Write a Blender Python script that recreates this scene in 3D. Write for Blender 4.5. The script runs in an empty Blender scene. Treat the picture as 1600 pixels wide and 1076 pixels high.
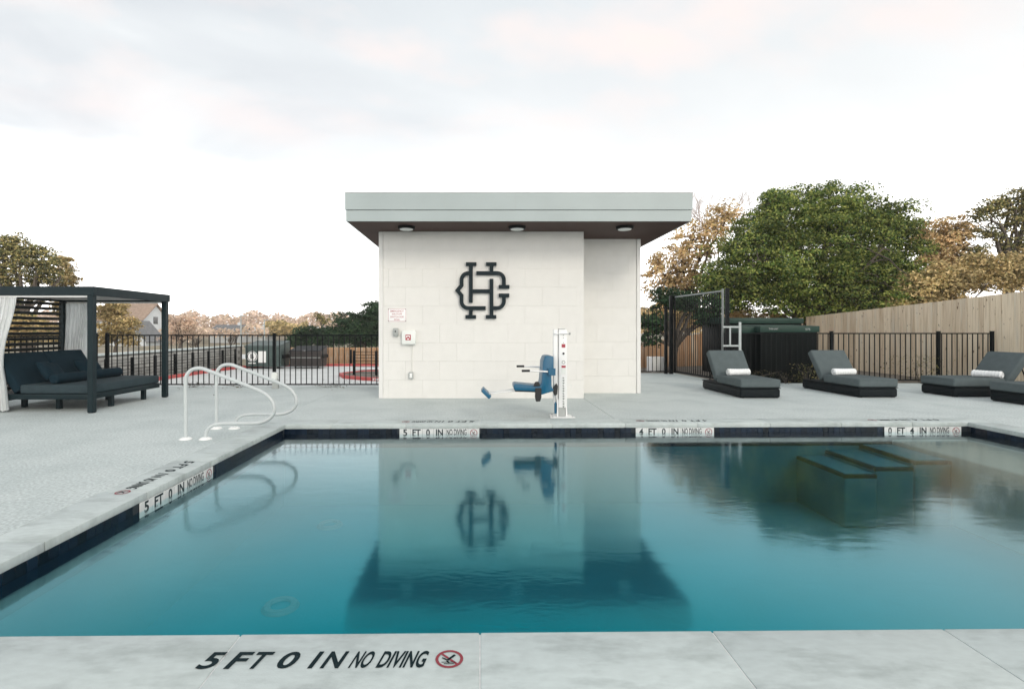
import bpy, bmesh, math, random
import numpy as np
from mathutils import Vector, Matrix

R = math.radians
PI = math.pi
random.seed(7)
rng = np.random.default_rng(7)
S = bpy.context.scene
C = S.collection

# ------------------------------------------------------------------ camera
H = 1.35           # eye height
F = 800.0          # focal length in pixels of the 1600 px photograph
CX, CY = 750.0, 515.0
cam_d = bpy.data.cameras.new('camera')
cam = bpy.data.objects.new('camera', cam_d)
C.objects.link(cam)
cam.location = (0, 0, H)
cam.rotation_euler = (R(90), 0, 0)
cam_d.sensor_width = 36
cam_d.lens = F / 1600 * 36
cam_d.shift_x = (800 - CX) / 1600
cam_d.shift_y = -(538 - CY) / 1600
cam_d.clip_start = 0.05
cam_d.clip_end = 3000
S.camera = cam

# ------------------------------------------------------------------ sun direction, world, exposure
SUN_EL = 27.0
sun_h = Vector((0.42, -0.907, 0)).normalized()          # horizontal direction towards the sun
to_sun = Vector((sun_h.x * math.cos(R(SUN_EL)), sun_h.y * math.cos(R(SUN_EL)), math.sin(R(SUN_EL))))
W = bpy.data.worlds.new('World')
S.world = W
W.use_nodes = True
nt = W.node_tree
nt.nodes.clear()
N = nt.nodes.new
out = N('ShaderNodeOutputWorld')
bg = N('ShaderNodeBackground')
bg.inputs['Strength'].default_value = 0.10
sky = N('ShaderNodeTexSky')
sky.sky_type = 'NISHITA'
sky.sun_disc = False
sky.sun_elevation = R(SUN_EL)
sky.sun_rotation = math.atan2(sun_h.x, sun_h.y)
sky.air_density = 1.0
sky.dust_density = 2.0
sky.ozone_density = 1.5
geo = N('ShaderNodeTexCoord')
sep = N('ShaderNodeSeparateXYZ')
nt.links.new(geo.outputs['Generated'], sep.inputs[0])


def wmath(op, a, b=None, clamp=False):
    n = N('ShaderNodeMath'); n.operation = op; n.use_clamp = clamp
    for i, v in enumerate((a, b)):
        if v is None: continue
        if isinstance(v, (int, float)): n.inputs[i].default_value = v
        else: nt.links.new(v, n.inputs[i])
    return n.outputs[0]


# thin high cloud veil on a flat layer above: direction / (z + 0.25)
zz = wmath('ADD', wmath('MAXIMUM', sep.outputs[2], 0.0), 0.22)
cx_ = wmath('DIVIDE', sep.outputs[0], zz)
cy_ = wmath('DIVIDE', sep.outputs[1], zz)
comb = N('ShaderNodeCombineXYZ')
nt.links.new(wmath('ADD', wmath('MULTIPLY', cx_, 0.9), wmath('MULTIPLY', cy_, 0.35)), comb.inputs[0])
nt.links.new(wmath('SUBTRACT', wmath('MULTIPLY', cy_, 1.3), wmath('MULTIPLY', cx_, 0.5)), comb.inputs[1])
no1 = N('ShaderNodeTexNoise'); no1.inputs['Scale'].default_value = 1.3; no1.inputs['Detail'].default_value = 5
no1.inputs['Roughness'].default_value = 0.5; no1.inputs['Distortion'].default_value = 0.5
nt.links.new(comb.outputs[0], no1.inputs['Vector'])
mp = N('ShaderNodeMapping'); mp.inputs['Location'].default_value = (3.1, 1.7, 0)
nt.links.new(comb.outputs[0], mp.inputs[0])
no2 = N('ShaderNodeTexNoise'); no2.inputs['Scale'].default_value = 2.4; no2.inputs['Detail'].default_value = 4
nt.links.new(mp.outputs[0], no2.inputs['Vector'])
# veil colour by elevation: bright near the horizon, a little greyer and bluer higher up
ramp = N('ShaderNodeValToRGB')
re_ = ramp.color_ramp.elements
re_[0].position = 0.0; re_[0].color = (2.6, 2.5, 2.42, 1)
re_[1].position = 1.0; re_[1].color = (0.58, 0.615, 0.63, 1)
for p_, c_v in ((0.14, (2.3, 2.27, 2.21)), (0.22, (1.26, 1.25, 1.22)), (0.30, (0.82, 0.825, 0.805)), (0.42, (0.70, 0.715, 0.71)), (0.55, (0.635, 0.662, 0.67))):
    e = re_.new(p_); e.color = (*c_v, 1)
wob = wmath('MULTIPLY', wmath('SUBTRACT', no1.outputs['Fac'], 0.5), 0.16)
zlo = wmath('MULTIPLY', sep.outputs[2], wmath('ADD', wmath('MULTIPLY', sep.outputs[2], 0.0), 1.0))
nt.links.new(wmath('ADD', zlo, wmath('MULTIPLY', wob, wmath('MINIMUM', wmath('MULTIPLY', sep.outputs[2], 4.0), 1.0))), ramp.inputs[0])
# cloud patches
cl = N('ShaderNodeMapRange'); cl.inputs['From Min'].default_value = 0.38; cl.inputs['From Max'].default_value = 0.66
nt.links.new(no1.outputs['Fac'], cl.inputs['Value'])
cl2 = N('ShaderNodeMapRange'); cl2.inputs['From Min'].default_value = 0.48; cl2.inputs['From Max'].default_value = 0.72
nt.links.new(no2.outputs['Fac'], cl2.inputs['Value'])
mgrey = N('ShaderNodeMixRGB'); mgrey.blend_type = 'MULTIPLY'; mgrey.inputs[2].default_value = (0.78, 0.785, 0.81, 1)
lf = wmath('MULTIPLY', sep.outputs[0], -1.5)
lft = wmath('MULTIPLY', wmath('ADD', lf, 0.25), 1.0, True)
clf = wmath('MULTIPLY', cl.outputs[0], wmath('ADD', wmath('MULTIPLY', lft, 0.85), 0.15), True)
nt.links.new(clf, mgrey.inputs[0]); nt.links.new(ramp.outputs[0], mgrey.inputs[1])
mpink = N('ShaderNodeMixRGB'); mpink.blend_type = 'MIX'; mpink.inputs[2].default_value = (0.83, 0.725, 0.68, 1)
nt.links.new(wmath('MULTIPLY', cl2.outputs[0], wmath('MULTIPLY', wmath('SUBTRACT', sep.outputs[2], 0.2), 4.0, True)), mpink.inputs[0]); nt.links.new(mgrey.outputs[0], mpink.inputs[1])
scale = N('ShaderNodeMixRGB'); scale.blend_type = 'MULTIPLY'; scale.inputs[0].default_value = 1
VEIL = 6.9
scale.inputs[2].default_value = (VEIL, VEIL, VEIL, 1)
nt.links.new(mpink.outputs[0], scale.inputs[1])
mixs = N('ShaderNodeMixRGB'); mixs.inputs[0].default_value = 0.90
nt.links.new(sky.outputs[0], mixs.inputs[1]); nt.links.new(scale.outputs[0], mixs.inputs[2])
nt.links.new(mixs.outputs[0], bg.inputs[0])
nt.links.new(bg.outputs[0], out.inputs[0])

sun_d = bpy.data.lights.new('sun', 'SUN')
sun_d.energy = 0.54
sun_d.angle = R(16)
sun_d.color = (1.0, 0.91, 0.79)
sun = bpy.data.objects.new('sun', sun_d)
C.objects.link(sun)
sun.rotation_euler = to_sun.to_track_quat('Z', 'Y').to_euler()
sun.location = (0, -20, 30)

S.view_settings.view_transform = 'Standard'
S.view_settings.look = 'None'
S.view_settings.exposure = 1.02
S.view_settings.gamma = 1
S.view_settings.use_curve_mapping = False
S.render.engine = 'CYCLES'
S.cycles.use_denoising = True
S.cycles.max_bounces = 8
S.cycles.diffuse_bounces = 3
S.cycles.glossy_bounces = 4
S.cycles.transmission_bounces = 6
S.cycles.transparent_max_bounces = 12
S.cycles.caustics_reflective = False
S.cycles.caustics_refractive = False


# ------------------------------------------------------------------ helpers
def P(x, y, d):
    """photo pixel + distance -> world point"""
    return Vector(((x - CX) * d / F, d, H - (y - CY) * d / F))


class MB:
    def __init__(s):
        s.v = []; s.f = []

    def add(s, vs, fs):
        b = len(s.v)
        s.v.extend([tuple(v) for v in vs]); s.f.extend([tuple(i + b for i in f) for f in fs])

    def box(s, x0, x1, y0, y1, z0, z1):
        s.add([(x0, y0, z0), (x1, y0, z0), (x1, y1, z0), (x0, y1, z0), (x0, y0, z1), (x1, y0, z1), (x1, y1, z1), (x0, y1, z1)],
              [(0, 3, 2, 1), (4, 5, 6, 7), (0, 1, 5, 4), (1, 2, 6, 5), (2, 3, 7, 6), (3, 0, 4, 7)])
        return s

    def hexa(s, p):
        """8 points: bottom 4 ccw, top 4"""
        s.add(p, [(0, 3, 2, 1), (4, 5, 6, 7), (0, 1, 5, 4), (1, 2, 6, 5), (2, 3, 7, 6), (3, 0, 4, 7)])
        return s

    def tube(s, pts, r, n=8, caps=True, flat=1.0):
        pts = [Vector(p) for p in pts]
        if not hasattr(r, '__len__'): r = [r] * len(pts)
        t0 = (pts[1] - pts[0]).normalized()
        up = Vector((0, 0, 1)) if abs(t0.z) < 0.9 else Vector((1, 0, 0))
        nrm = t0.cross(up).normalized()
        b = len(s.v)
        for i, p in enumerate(pts):
            if i == 0: t = pts[1] - p
            elif i == len(pts) - 1: t = p - pts[i - 1]
            else: t = pts[i + 1] - pts[i - 1]
            t = t.normalized()
            nrm = (nrm - t * nrm.dot(t))
            nrm = nrm.normalized() if nrm.length > 1e-6 else t.orthogonal().normalized()
            bn = t.cross(nrm)
            for k in range(n):
                a = 2 * PI * k / n
                q = p + (nrm * math.cos(a) + bn * math.sin(a) * flat) * r[i]
                s.v.append(tuple(q))
        for i in range(len(pts) - 1):
            for k in range(n):
                a0 = b + i * n + k; a1 = b + i * n + (k + 1) % n
                s.f.append((a0, a1, a1 + n, a0 + n))
        if caps:
            s.f.append(tuple(b + k for k in reversed(range(n))))
            e = b + (len(pts) - 1) * n
            s.f.append(tuple(e + k for k in range(n)))
        return s

    def prism(s, poly, axis, a, b):
        """extrude 2D polygon; axis 'y': poly in (x,z); 'z': (x,y); 'x': (y,z)"""
        n = len(poly)
        def mk(p, t):
            return {'y': (p[0], t, p[1]), 'z': (p[0], p[1], t), 'x': (t, p[0], p[1])}[axis]
        vs = [mk(p, a) for p in poly] + [mk(p, b) for p in poly]
        fs = [tuple(range(n)), tuple(reversed(range(n, 2 * n)))]
        fs += [(i, n + i, n + (i + 1) % n, (i + 1) % n) for i in range(n)]
        s.add(vs, fs)
        return s

    def mesh(s, name, smooth=None, fix=True):
        me = bpy.data.meshes.new(name)
        me.from_pydata(s.v, [], s.f)
        if fix:
            bm = bmesh.new(); bm.from_mesh(me)
            bmesh.ops.recalc_face_normals(bm, faces=bm.faces)
            bm.to_mesh(me); bm.free()
        if smooth is not None:
            shade(me, smooth)
        return me


def shade(me, ang=35):
    for p in me.polygons: p.use_smooth = True
    if ang < 180:
        me.set_sharp_from_angle(angle=R(ang))


def bevel_mesh(me, w, seg=2, ang=30):
    bm = bmesh.new(); bm.from_mesh(me)
    ed = [e for e in bm.edges if len(e.link_faces) == 2 and e.calc_face_angle(0) > R(ang)]
    bmesh.ops.bevel(bm, geom=ed, offset=w, segments=seg, profile=0.5, affect='EDGES', clamp_overlap=True)
    bm.to_mesh(me); bm.free()
    shade(me, 40)
    return me


def obj(name, me, mat=None, parent=None, loc=None, rot=None):
    o = bpy.data.objects.new(name, me)
    C.objects.link(o)
    if mat is not None and (len(me.materials) == 0):
        me.materials.append(mat)
    if parent: o.parent = parent
    if loc is not None: o.location = loc
    if rot is not None: o.rotation_euler = rot
    return o


def empty(name, loc=(0, 0, 0), rz=0):
    o = bpy.data.objects.new(name, None)
    C.objects.link(o); o.location = loc; o.rotation_euler = (0, 0, rz)
    o.empty_display_size = 0.2
    return o


def tag(o, label=None, cat=None, group=None, kind=None):
    if label: o['label'] = label
    if cat: o['category'] = cat
    if group: o['group'] = group
    if kind: o['kind'] = kind
    return o


def copy_tree(o, parent=None):
    c = o.copy(); C.objects.link(c)
    if parent: c.parent = parent
    for ch in list(o.children): copy_tree(ch, c)
    return c


def bbox_mesh(x0, x1, y0, y1, z0, z1, name='box', bev=0.0, seg=2):
    me = MB().box(x0, x1, y0, y1, z0, z1).mesh(name)
    if bev: bevel_mesh(me, bev, seg)
    return me


# ------------------------------------------------------------------ materials
def mat(name, col, rough=0.6, metal=0.0, var=0.0, scale=5.0, bump=0.0, bscale=60.0, spec=0.5, rand=0.0, detail=4,
        col2=None, c2lo=0.5, c2hi=0.7, c2scale=2.0, coords='Object', trans=0.0, stretch=None, sheen=0.0):
    m = bpy.data.materials.new(name); m.use_nodes = True
    t = m.node_tree; b = t.nodes['Principled BSDF']
    b.inputs['Roughness'].default_value = rough
    b.inputs['Metallic'].default_value = metal
    b.inputs['Specular IOR Level'].default_value = spec
    if sheen:
        b.inputs['Sheen Weight'].default_value = sheen
    tc = t.nodes.new('ShaderNodeTexCoord')
    vec = tc.outputs[coords]
    if stretch:
        mpn = t.nodes.new('ShaderNodeMapping'); mpn.inputs['Scale'].default_value = stretch
        t.links.new(vec, mpn.inputs[0]); vec = mpn.outputs[0]
    rgb = t.nodes.new('ShaderNodeRGB'); rgb.outputs[0].default_value = (*col, 1)
    cur = rgb.outputs[0]
    if col2:
        n2 = t.nodes.new('ShaderNodeTexNoise'); n2.inputs['Scale'].default_value = c2scale; n2.inputs['Detail'].default_value = 6
        n2.inputs['Roughness'].default_value = 0.62
        t.links.new(vec, n2.inputs['Vector'])
        mr = t.nodes.new('ShaderNodeMapRange'); mr.inputs['From Min'].default_value = c2lo; mr.inputs['From Max'].default_value = c2hi
        t.links.new(n2.outputs['Fac'], mr.inputs['Value'])
        mx = t.nodes.new('ShaderNodeMixRGB'); mx.inputs[2].default_value = (*col2, 1)
        t.links.new(mr.outputs[0], mx.inputs[0]); t.links.new(cur, mx.inputs[1]); cur = mx.outputs[0]
    if var:
        n1 = t.nodes.new('ShaderNodeTexNoise'); n1.inputs['Scale'].default_value = scale; n1.inputs['Detail'].default_value = detail
        t.links.new(vec, n1.inputs['Vector'])
        mr = t.nodes.new('ShaderNodeMapRange'); mr.inputs['From Min'].default_value = 0.3; mr.inputs['From Max'].default_value = 0.7
        mr.inputs['To Min'].default_value = 1 - var; mr.inputs['To Max'].default_value = 1 + var
        t.links.new(n1.outputs['Fac'], mr.inputs['Value'])
        mx = t.nodes.new('ShaderNodeVectorMath'); mx.operation = 'SCALE'
        t.links.new(cur, mx.inputs[0]); t.links.new(mr.outputs[0], mx.inputs['Scale']); cur = mx.outputs[0]
    if rand:
        oi = t.nodes.new('ShaderNodeObjectInfo')
        mr = t.nodes.new('ShaderNodeMapRange'); mr.inputs['To Min'].default_value = 1 - rand; mr.inputs['To Max'].default_value = 1 + rand
        t.links.new(oi.outputs['Random'], mr.inputs['Value'])
        mx = t.nodes.new('ShaderNodeVectorMath'); mx.operation = 'SCALE'
        t.links.new(cur, mx.inputs[0]); t.links.new(mr.outputs[0], mx.inputs['Scale']); cur = mx.outputs[0]
    t.links.new(cur, b.inputs['Base Color'])
    if bump:
        nb = t.nodes.new('ShaderNodeTexNoise'); nb.inputs['Scale'].default_value = bscale; nb.inputs['Detail'].default_value = 3
        t.links.new(vec, nb.inputs['Vector'])
        bp = t.nodes.new('ShaderNodeBump'); bp.inputs['Strength'].default_value = bump; bp.inputs['Distance'].default_value = 0.01
        t.links.new(nb.outputs['Fac'], bp.inputs['Height']); t.links.new(bp.outputs[0], b.inputs['Normal'])
    if trans:
        tr = t.nodes.new('ShaderNodeBsdfTranslucent'); t.links.new(cur, tr.inputs[0])
        ms = t.nodes.new('ShaderNodeMixShader'); ms.inputs[0].default_value = trans
        t.links.new(b.outputs[0], ms.inputs[1]); t.links.new(tr.outputs[0], ms.inputs[2])
        t.links.new(ms.outputs[0], t.nodes['Material Output'].inputs[0])
    m['col_out'] = 1
    return m


def leaf_mat(name, cols, trans=0.25, rough=0.5):
    m = bpy.data.materials.new(name); m.use_nodes = True
    t = m.node_tree; b = t.nodes['Principled BSDF']
    g = t.nodes.new('ShaderNodeNewGeometry')
    rp = t.nodes.new('ShaderNodeValToRGB')
    el = rp.color_ramp.elements
    el[0].color = (*cols[0], 1); el[1].color = (*cols[-1], 1)
    for i, c in enumerate(cols[1:-1]):
        e = el.new((i + 1) / (len(cols) - 1)); e.color = (*c, 1)
    t.links.new(g.outputs['Random Per Island'], rp.inputs[0])
    # lighter and darker patches imitate sun and shade through the crown
    tc = t.nodes.new('ShaderNodeTexCoord'); n1 = t.nodes.new('ShaderNodeTexNoise'); n1.inputs['Scale'].default_value = 0.8
    t.links.new(tc.outputs['Object'], n1.inputs['Vector'])
    mr = t.nodes.new('ShaderNodeMapRange'); mr.inputs['From Min'].default_value = 0.3; mr.inputs['From Max'].default_value = 0.7
    mr.inputs['To Min'].default_value = 0.5; mr.inputs['To Max'].default_value = 1.5
    t.links.new(n1.outputs['Fac'], mr.inputs['Value'])
    mx = t.nodes.new('ShaderNodeVectorMath'); mx.operation = 'SCALE'
    t.links.new(rp.outputs[0], mx.inputs[0]); t.links.new(mr.outputs[0], mx.inputs['Scale'])
    t.links.new(mx.outputs[0], b.inputs['Base Color'])
    b.inputs['Roughness'].default_value = 0.6; b.inputs['Specular IOR Level'].default_value = 0.2
    tr = t.nodes.new('ShaderNodeBsdfTranslucent'); t.links.new(mx.outputs[0], tr.inputs[0])
    ms = t.nodes.new('ShaderNodeMixShader'); ms.inputs[0].default_value = trans
    t.links.new(b.outputs[0], ms.inputs[1]); t.links.new(tr.outputs[0], ms.inputs[2])
    t.links.new(ms.outputs[0], t.nodes['Material Output'].inputs[0])
    return m


def wood_mat(name, light, dark):
    m = bpy.data.materials.new(name); m.use_nodes = True
    t = m.node_tree; b = t.nodes['Principled BSDF']; n_ = t.nodes.new; lk = t.links.new
    b.inputs['Roughness'].default_value = 0.85; b.inputs['Specular IOR Level'].default_value = 0.2
    tc = n_('ShaderNodeTexCoord'); oi = n_('ShaderNodeObjectInfo')
    off = n_('ShaderNodeVectorMath'); off.operation = 'SCALE'; off.inputs[0].default_value = (31, 17, 53)
    lk(oi.outputs['Random'], off.inputs['Scale'])
    def noise(sc, detail, stretch):
        mp_ = n_('ShaderNodeMapping'); mp_.inputs['Scale'].default_value = stretch
        ad = n_('ShaderNodeVectorMath'); ad.operation = 'ADD'
        lk(tc.outputs['Object'], mp_.inputs[0]); lk(mp_.outputs[0], ad.inputs[0]); lk(off.outputs[0], ad.inputs[1])
        no = n_('ShaderNodeTexNoise'); no.inputs['Scale'].default_value = sc; no.inputs['Detail'].default_value = detail
        lk(ad.outputs[0], no.inputs['Vector']); return no.outputs['Fac']
    def rng_(v, a, b_, c, d):
        r_ = n_('ShaderNodeMapRange'); r_.inputs[1].default_value = a; r_.inputs[2].default_value = b_; r_.inputs[3].default_value = c; r_.inputs[4].default_value = d
        lk(v, r_.inputs[0]); return r_.outputs[0]
    mixc = n_('ShaderNodeMixRGB'); mixc.inputs[1].default_value = (*light, 1); mixc.inputs[2].default_value = (*dark, 1)
    ad2 = n_('ShaderNodeMath'); ad2.operation = 'ADD'; ad2.use_clamp = True
    lk(rng_(noise(1.5, 3, (30, 30, 2.2)), .42, .72, 0, .75), ad2.inputs[0]); lk(rng_(oi.outputs['Random'], 0, 1, -.25, .42), ad2.inputs[1])
    lk(ad2.outputs[0], mixc.inputs[0])
    kn = n_('ShaderNodeMixRGB'); kn.inputs[2].default_value = (0.11, 0.065, 0.04, 1)
    lk(rng_(noise(1.0, 1.5, (17, 17, 15)), .69, .745, 0, .9), kn.inputs[0]); lk(mixc.outputs[0], kn.inputs[1])
    grey = n_('ShaderNodeMixRGB'); grey.inputs[2].default_value = (0.55, 0.54, 0.47, 1)
    lk(rng_(noise(1.0, 3, (5, 5, 1.2)), .52, .78, 0, .8), grey.inputs[0]); lk(kn.outputs[0], grey.inputs[1])
    lk(grey.outputs[0], b.inputs['Base Color'])
    return m


M = {}
M['deck'] = mat('deck_coating', (0.53, 0.585, 0.575), 0.75, var=0.24, scale=42, bump=0.6, bscale=45, detail=6,
                col2=(0.42, 0.48, 0.475), c2lo=0.42, c2hi=0.80, c2scale=1.3)
M['deck_under'] = mat('deck_substrate', (0.10, 0.11, 0.11), 0.9)
M['coping'] = mat('limestone_coping', (0.50, 0.56, 0.55), 0.65, var=0.06, scale=14, bump=0.12, bscale=90,
                  col2=(0.27, 0.31, 0.30), c2lo=0.48, c2hi=0.80, c2scale=2.4, stretch=(1, 2.2, 1), rand=0.05)
M['coping_face'] = M['coping']
M['grout'] = mat('white_grout', (0.72, 0.73, 0.72), 0.9, var=0.1, scale=30)
M['navy_tile'] = mat('navy_glazed_tile', (0.004, 0.010, 0.022), 0.15, spec=0.3, rand=0.6)
M['tile_grout'] = mat('dark_tile_grout', (0.02, 0.028, 0.034), 0.8)
M['white_tile'] = mat('white_ceramic_tile', (0.72, 0.74, 0.73), 0.15, rand=0.04)
M['ink'] = mat('black_glaze', (0.010, 0.020, 0.024), 0.35)
M['marking'] = mat('worn_dark_marking', (0.006, 0.018, 0.022), 0.7, spec=0.1, col2=(0.10, 0.13, 0.13), c2lo=0.64, c2hi=0.82, c2scale=60)
M['red_mark'] = mat('red_marking', (0.26, 0.03, 0.045), 0.6)
M['plaster'] = mat('pool_plaster', (0.004, 0.105, 0.145), 0.6, var=0.12, scale=1.3, bump=0.2, bscale=30, detail=5)
M['ledge'] = mat('pale_ledge_plaster', (0.22, 0.27, 0.27), 0.6, var=0.1, scale=2, bump=0.2, bscale=30)
M['step'] = mat('step_plaster', (0.004, 0.100, 0.138), 0.7, var=0.1, scale=3)
M['tread'] = mat('tread_plaster', (0.003, 0.125, 0.185), 0.6, var=0.1, scale=3)
M['drain'] = mat('drain_plastic', (0.10, 0.10, 0.105), 0.5)
M['block'] = mat('painted_block', (0.715, 0.71, 0.68), 0.7, var=0.02, scale=5, bump=0.3, bscale=55, rand=0.008)
M['mortar'] = mat('painted_mortar', (0.69, 0.685, 0.655), 0.85)
M['trim'] = mat('white_trim', (0.70, 0.70, 0.68), 0.45, var=0.02, scale=3)
M['fascia'] = mat('grey_metal_fascia', (0.35, 0.405, 0.405), 0.42, metal=0.0, var=0.05, scale=1.2)
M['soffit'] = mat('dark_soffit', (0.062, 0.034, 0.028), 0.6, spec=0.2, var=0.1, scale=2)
M['roof'] = mat('roof_membrane', (0.5, 0.5, 0.5), 0.8)
M['black'] = mat('black_metal', (0.003, 0.005, 0.006), 0.5, var=0.2, scale=20, spec=0.12)
M['lens'] = mat('frosted_lens', (0.75, 0.77, 0.76), 0.4)
M['logo'] = mat('logo_dark_metal', (0.005, 0.014, 0.018), 0.55, spec=0.2)
M['frame'] = mat('slate_green_metal', (0.008, 0.019, 0.023), 0.5, spec=0.2, var=0.08, scale=6)
M['slat'] = mat('dark_slat', (0.018, 0.022, 0.021), 0.55, rand=0.15, spec=0.2)
M['canvas'] = mat('grey_roof_panel', (0.52, 0.49, 0.48), 0.8)
M['curtain'] = mat('white_curtain', (0.92, 0.94, 0.94), 0.9, trans=0.5, var=0.03, scale=8)
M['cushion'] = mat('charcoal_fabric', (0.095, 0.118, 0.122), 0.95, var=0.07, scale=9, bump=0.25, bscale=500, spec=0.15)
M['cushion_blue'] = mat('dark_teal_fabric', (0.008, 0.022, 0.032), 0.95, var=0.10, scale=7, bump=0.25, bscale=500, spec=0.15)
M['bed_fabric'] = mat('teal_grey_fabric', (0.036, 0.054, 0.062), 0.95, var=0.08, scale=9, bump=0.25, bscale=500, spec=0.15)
M['wicker'] = mat('black_wicker', (0.004, 0.008, 0.010), 0.55, spec=0.15, bump=0.6, bscale=120, var=0.2, scale=40)
M['towel'] = mat('white_towel', (0.84, 0.86, 0.86), 0.95, bump=0.5, bscale=300, var=0.03, scale=60)
M['rail'] = mat('white_rail_coating', (0.50, 0.54, 0.54), 0.25, spec=0.6, var=0.02)
M['picket'] = wood_mat('weathered_picket', (0.72, 0.62, 0.47), (0.45, 0.35, 0.24))
M['picket_old'] = mat('weathered_picket', (0.36, 0.30, 0.235), 0.85, rand=0.22, var=0.14, scale=4, stretch=(9, 9, 0.7), bump=0.3, bscale=8,
                  col2=(0.17, 0.115, 0.08), c2lo=0.66, c2hi=0.78, c2scale=2.6, detail=6)
M['fence_rail'] = mat('fence_timber', (0.28, 0.2, 0.13), 0.85, var=0.15)
M['sun_orange_wood'] = wood_mat('sun_orange_cedar', (0.50, 0.31, 0.18), (0.34, 0.19, 0.10))  # orange of the low sun put into the wood colour
M['orange_old'] = mat('sun_orange_cedar', (0.46, 0.27, 0.14), 0.85, rand=0.15, var=0.1, scale=4, stretch=(9, 9, 0.7))
M['concrete'] = mat('parking_concrete', (0.62, 0.64, 0.63), 0.85, var=0.08, scale=0.8, bump=0.2, bscale=20)
M['red_kerb'] = mat('red_kerb_paint', (0.44, 0.075, 0.07), 0.6, var=0.12, scale=4)
M['stone'] = mat('grey_wall_stone', (0.36, 0.36, 0.34), 0.9, rand=0.18, var=0.1, scale=6, bump=0.4, bscale=30)
M['stone_joint'] = mat('wall_joint', (0.16, 0.16, 0.15), 0.95)
M['bin_green'] = mat('bin_paint_green', (0.055, 0.085, 0.08), 0.5, var=0.15, scale=3)
M['bin_brown'] = mat('bin_paint_brown', (0.028, 0.022, 0.02), 0.5, var=0.2, scale=3)
M['white'] = mat('white_paint', (0.80, 0.81, 0.80), 0.35, var=0.02)
M['cab_green'] = mat('cabinet_green', (0.016, 0.045, 0.035), 0.5, spec=0.25, var=0.12, scale=2)
M['cab_dark'] = mat('cabinet_dark', (0.003, 0.006, 0.006), 0.6, spec=0.1, var=0.15, scale=2)
M['galv'] = mat('galvanised', (0.36, 0.40, 0.40), 0.45, metal=0.2, var=0.08, scale=12)
M['dull_galv'] = mat('dull_galvanised', (0.20, 0.22, 0.22), 0.5, metal=0.2, var=0.1, scale=12)
M['lift_blue'] = mat('lift_blue_plastic', (0.006, 0.10, 0.19), 0.35, var=0.04, scale=4)
M['rubber'] = mat('black_rubber', (0.012, 0.012, 0.013), 0.6)
M['steel'] = mat('brushed_steel', (0.5, 0.5, 0.5), 0.35, metal=0.8)
M['grey_box'] = mat('grey_box', (0.36, 0.38, 0.37), 0.5, var=0.05)
M['phone_box'] = mat('white_box_plastic', (0.74, 0.77, 0.74), 0.45)
M['sign'] = mat('white_sign', (0.82, 0.82, 0.82), 0.4)
M['sign_red'] = mat('sign_red', (0.38, 0.05, 0.07), 0.5)
M['ground'] = mat('dry_ground', (0.30, 0.25, 0.18), 0.95, var=0.25, scale=0.4, col2=(0.13, 0.13, 0.07), c2lo=0.4, c2hi=0.7, c2scale=0.15)
M['bed'] = mat('mulch_bed', (0.16, 0.14, 0.115), 0.95, var=0.3, scale=6, bump=0.5, bscale=30)
M['bark'] = mat('bark', (0.10, 0.083, 0.068), 0.9, var=0.3, scale=9, bump=0.6, bscale=14, stretch=(3, 3, 1))
M['pale_bark'] = mat('pale_twig_bark', (0.40, 0.34, 0.31), 0.9, var=0.15)
M['house_white'] = mat('house_white_siding', (0.62, 0.66, 0.68), 0.8, var=0.04, scale=2)
M['shingle_tan'] = mat('tan_shingles', (0.34, 0.25, 0.19), 0.9, var=0.2, scale=3, rand=0.1)
M['shingle_grey'] = mat('grey_shingles', (0.16, 0.165, 0.17), 0.9, var=0.2, scale=3, rand=0.1)
M['hotel'] = mat('hotel_stucco', (0.74, 0.72, 0.68), 0.8, var=0.04, scale=1)
M['hotel_glass'] = mat('hotel_window_glass', (0.05, 0.07, 0.08), 0.08)
M['window_dark'] = mat('dark_window', (0.03, 0.035, 0.04), 0.15)
M['lf_green'] = leaf_mat('leaf_green', [(0.035, 0.075, 0.022), (0.085, 0.14, 0.028), (0.19, 0.235, 0.05), (0.36, 0.37, 0.10)])  # palest tones stand in for sunlit highlights on the crown
M['lf_dark'] = leaf_mat('leaf_dark_green', [(0.018, 0.046, 0.024), (0.030, 0.066, 0.030), (0.05, 0.085, 0.035)])
M['lf_oak'] = leaf_mat('leaf_oak', [(0.05, 0.07, 0.028), (0.12, 0.13, 0.05), (0.28, 0.25, 0.10), (0.50, 0.40, 0.17)])
M['lf_tan'] = leaf_mat('leaf_tan', [(0.32, 0.24, 0.11), (0.58, 0.41, 0.20), (0.72, 0.51, 0.29), (0.42, 0.36, 0.15)])  # warm sunlight is put into these leaf colours
M['lf_yellow'] = leaf_mat('leaf_yellow', [(0.20, 0.17, 0.07), (0.52, 0.40, 0.18), (0.72, 0.55, 0.29), (0.16, 0.16, 0.06)])  # sunlit tones and dark depths both put into the leaf colours
M['lf_pink'] = leaf_mat('twig_haze_tan', [(0.55, 0.41, 0.33), (0.72, 0.54, 0.43), (0.60, 0.48, 0.34), (0.80, 0.62, 0.50)])  # extra pale: distance haze put into the twig colours
M['lf_brush'] = leaf_mat('leaf_brush', [(0.05, 0.045, 0.03), (0.08, 0.07, 0.035), (0.16, 0.12, 0.06), (0.03, 0.045, 0.025)])


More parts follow.
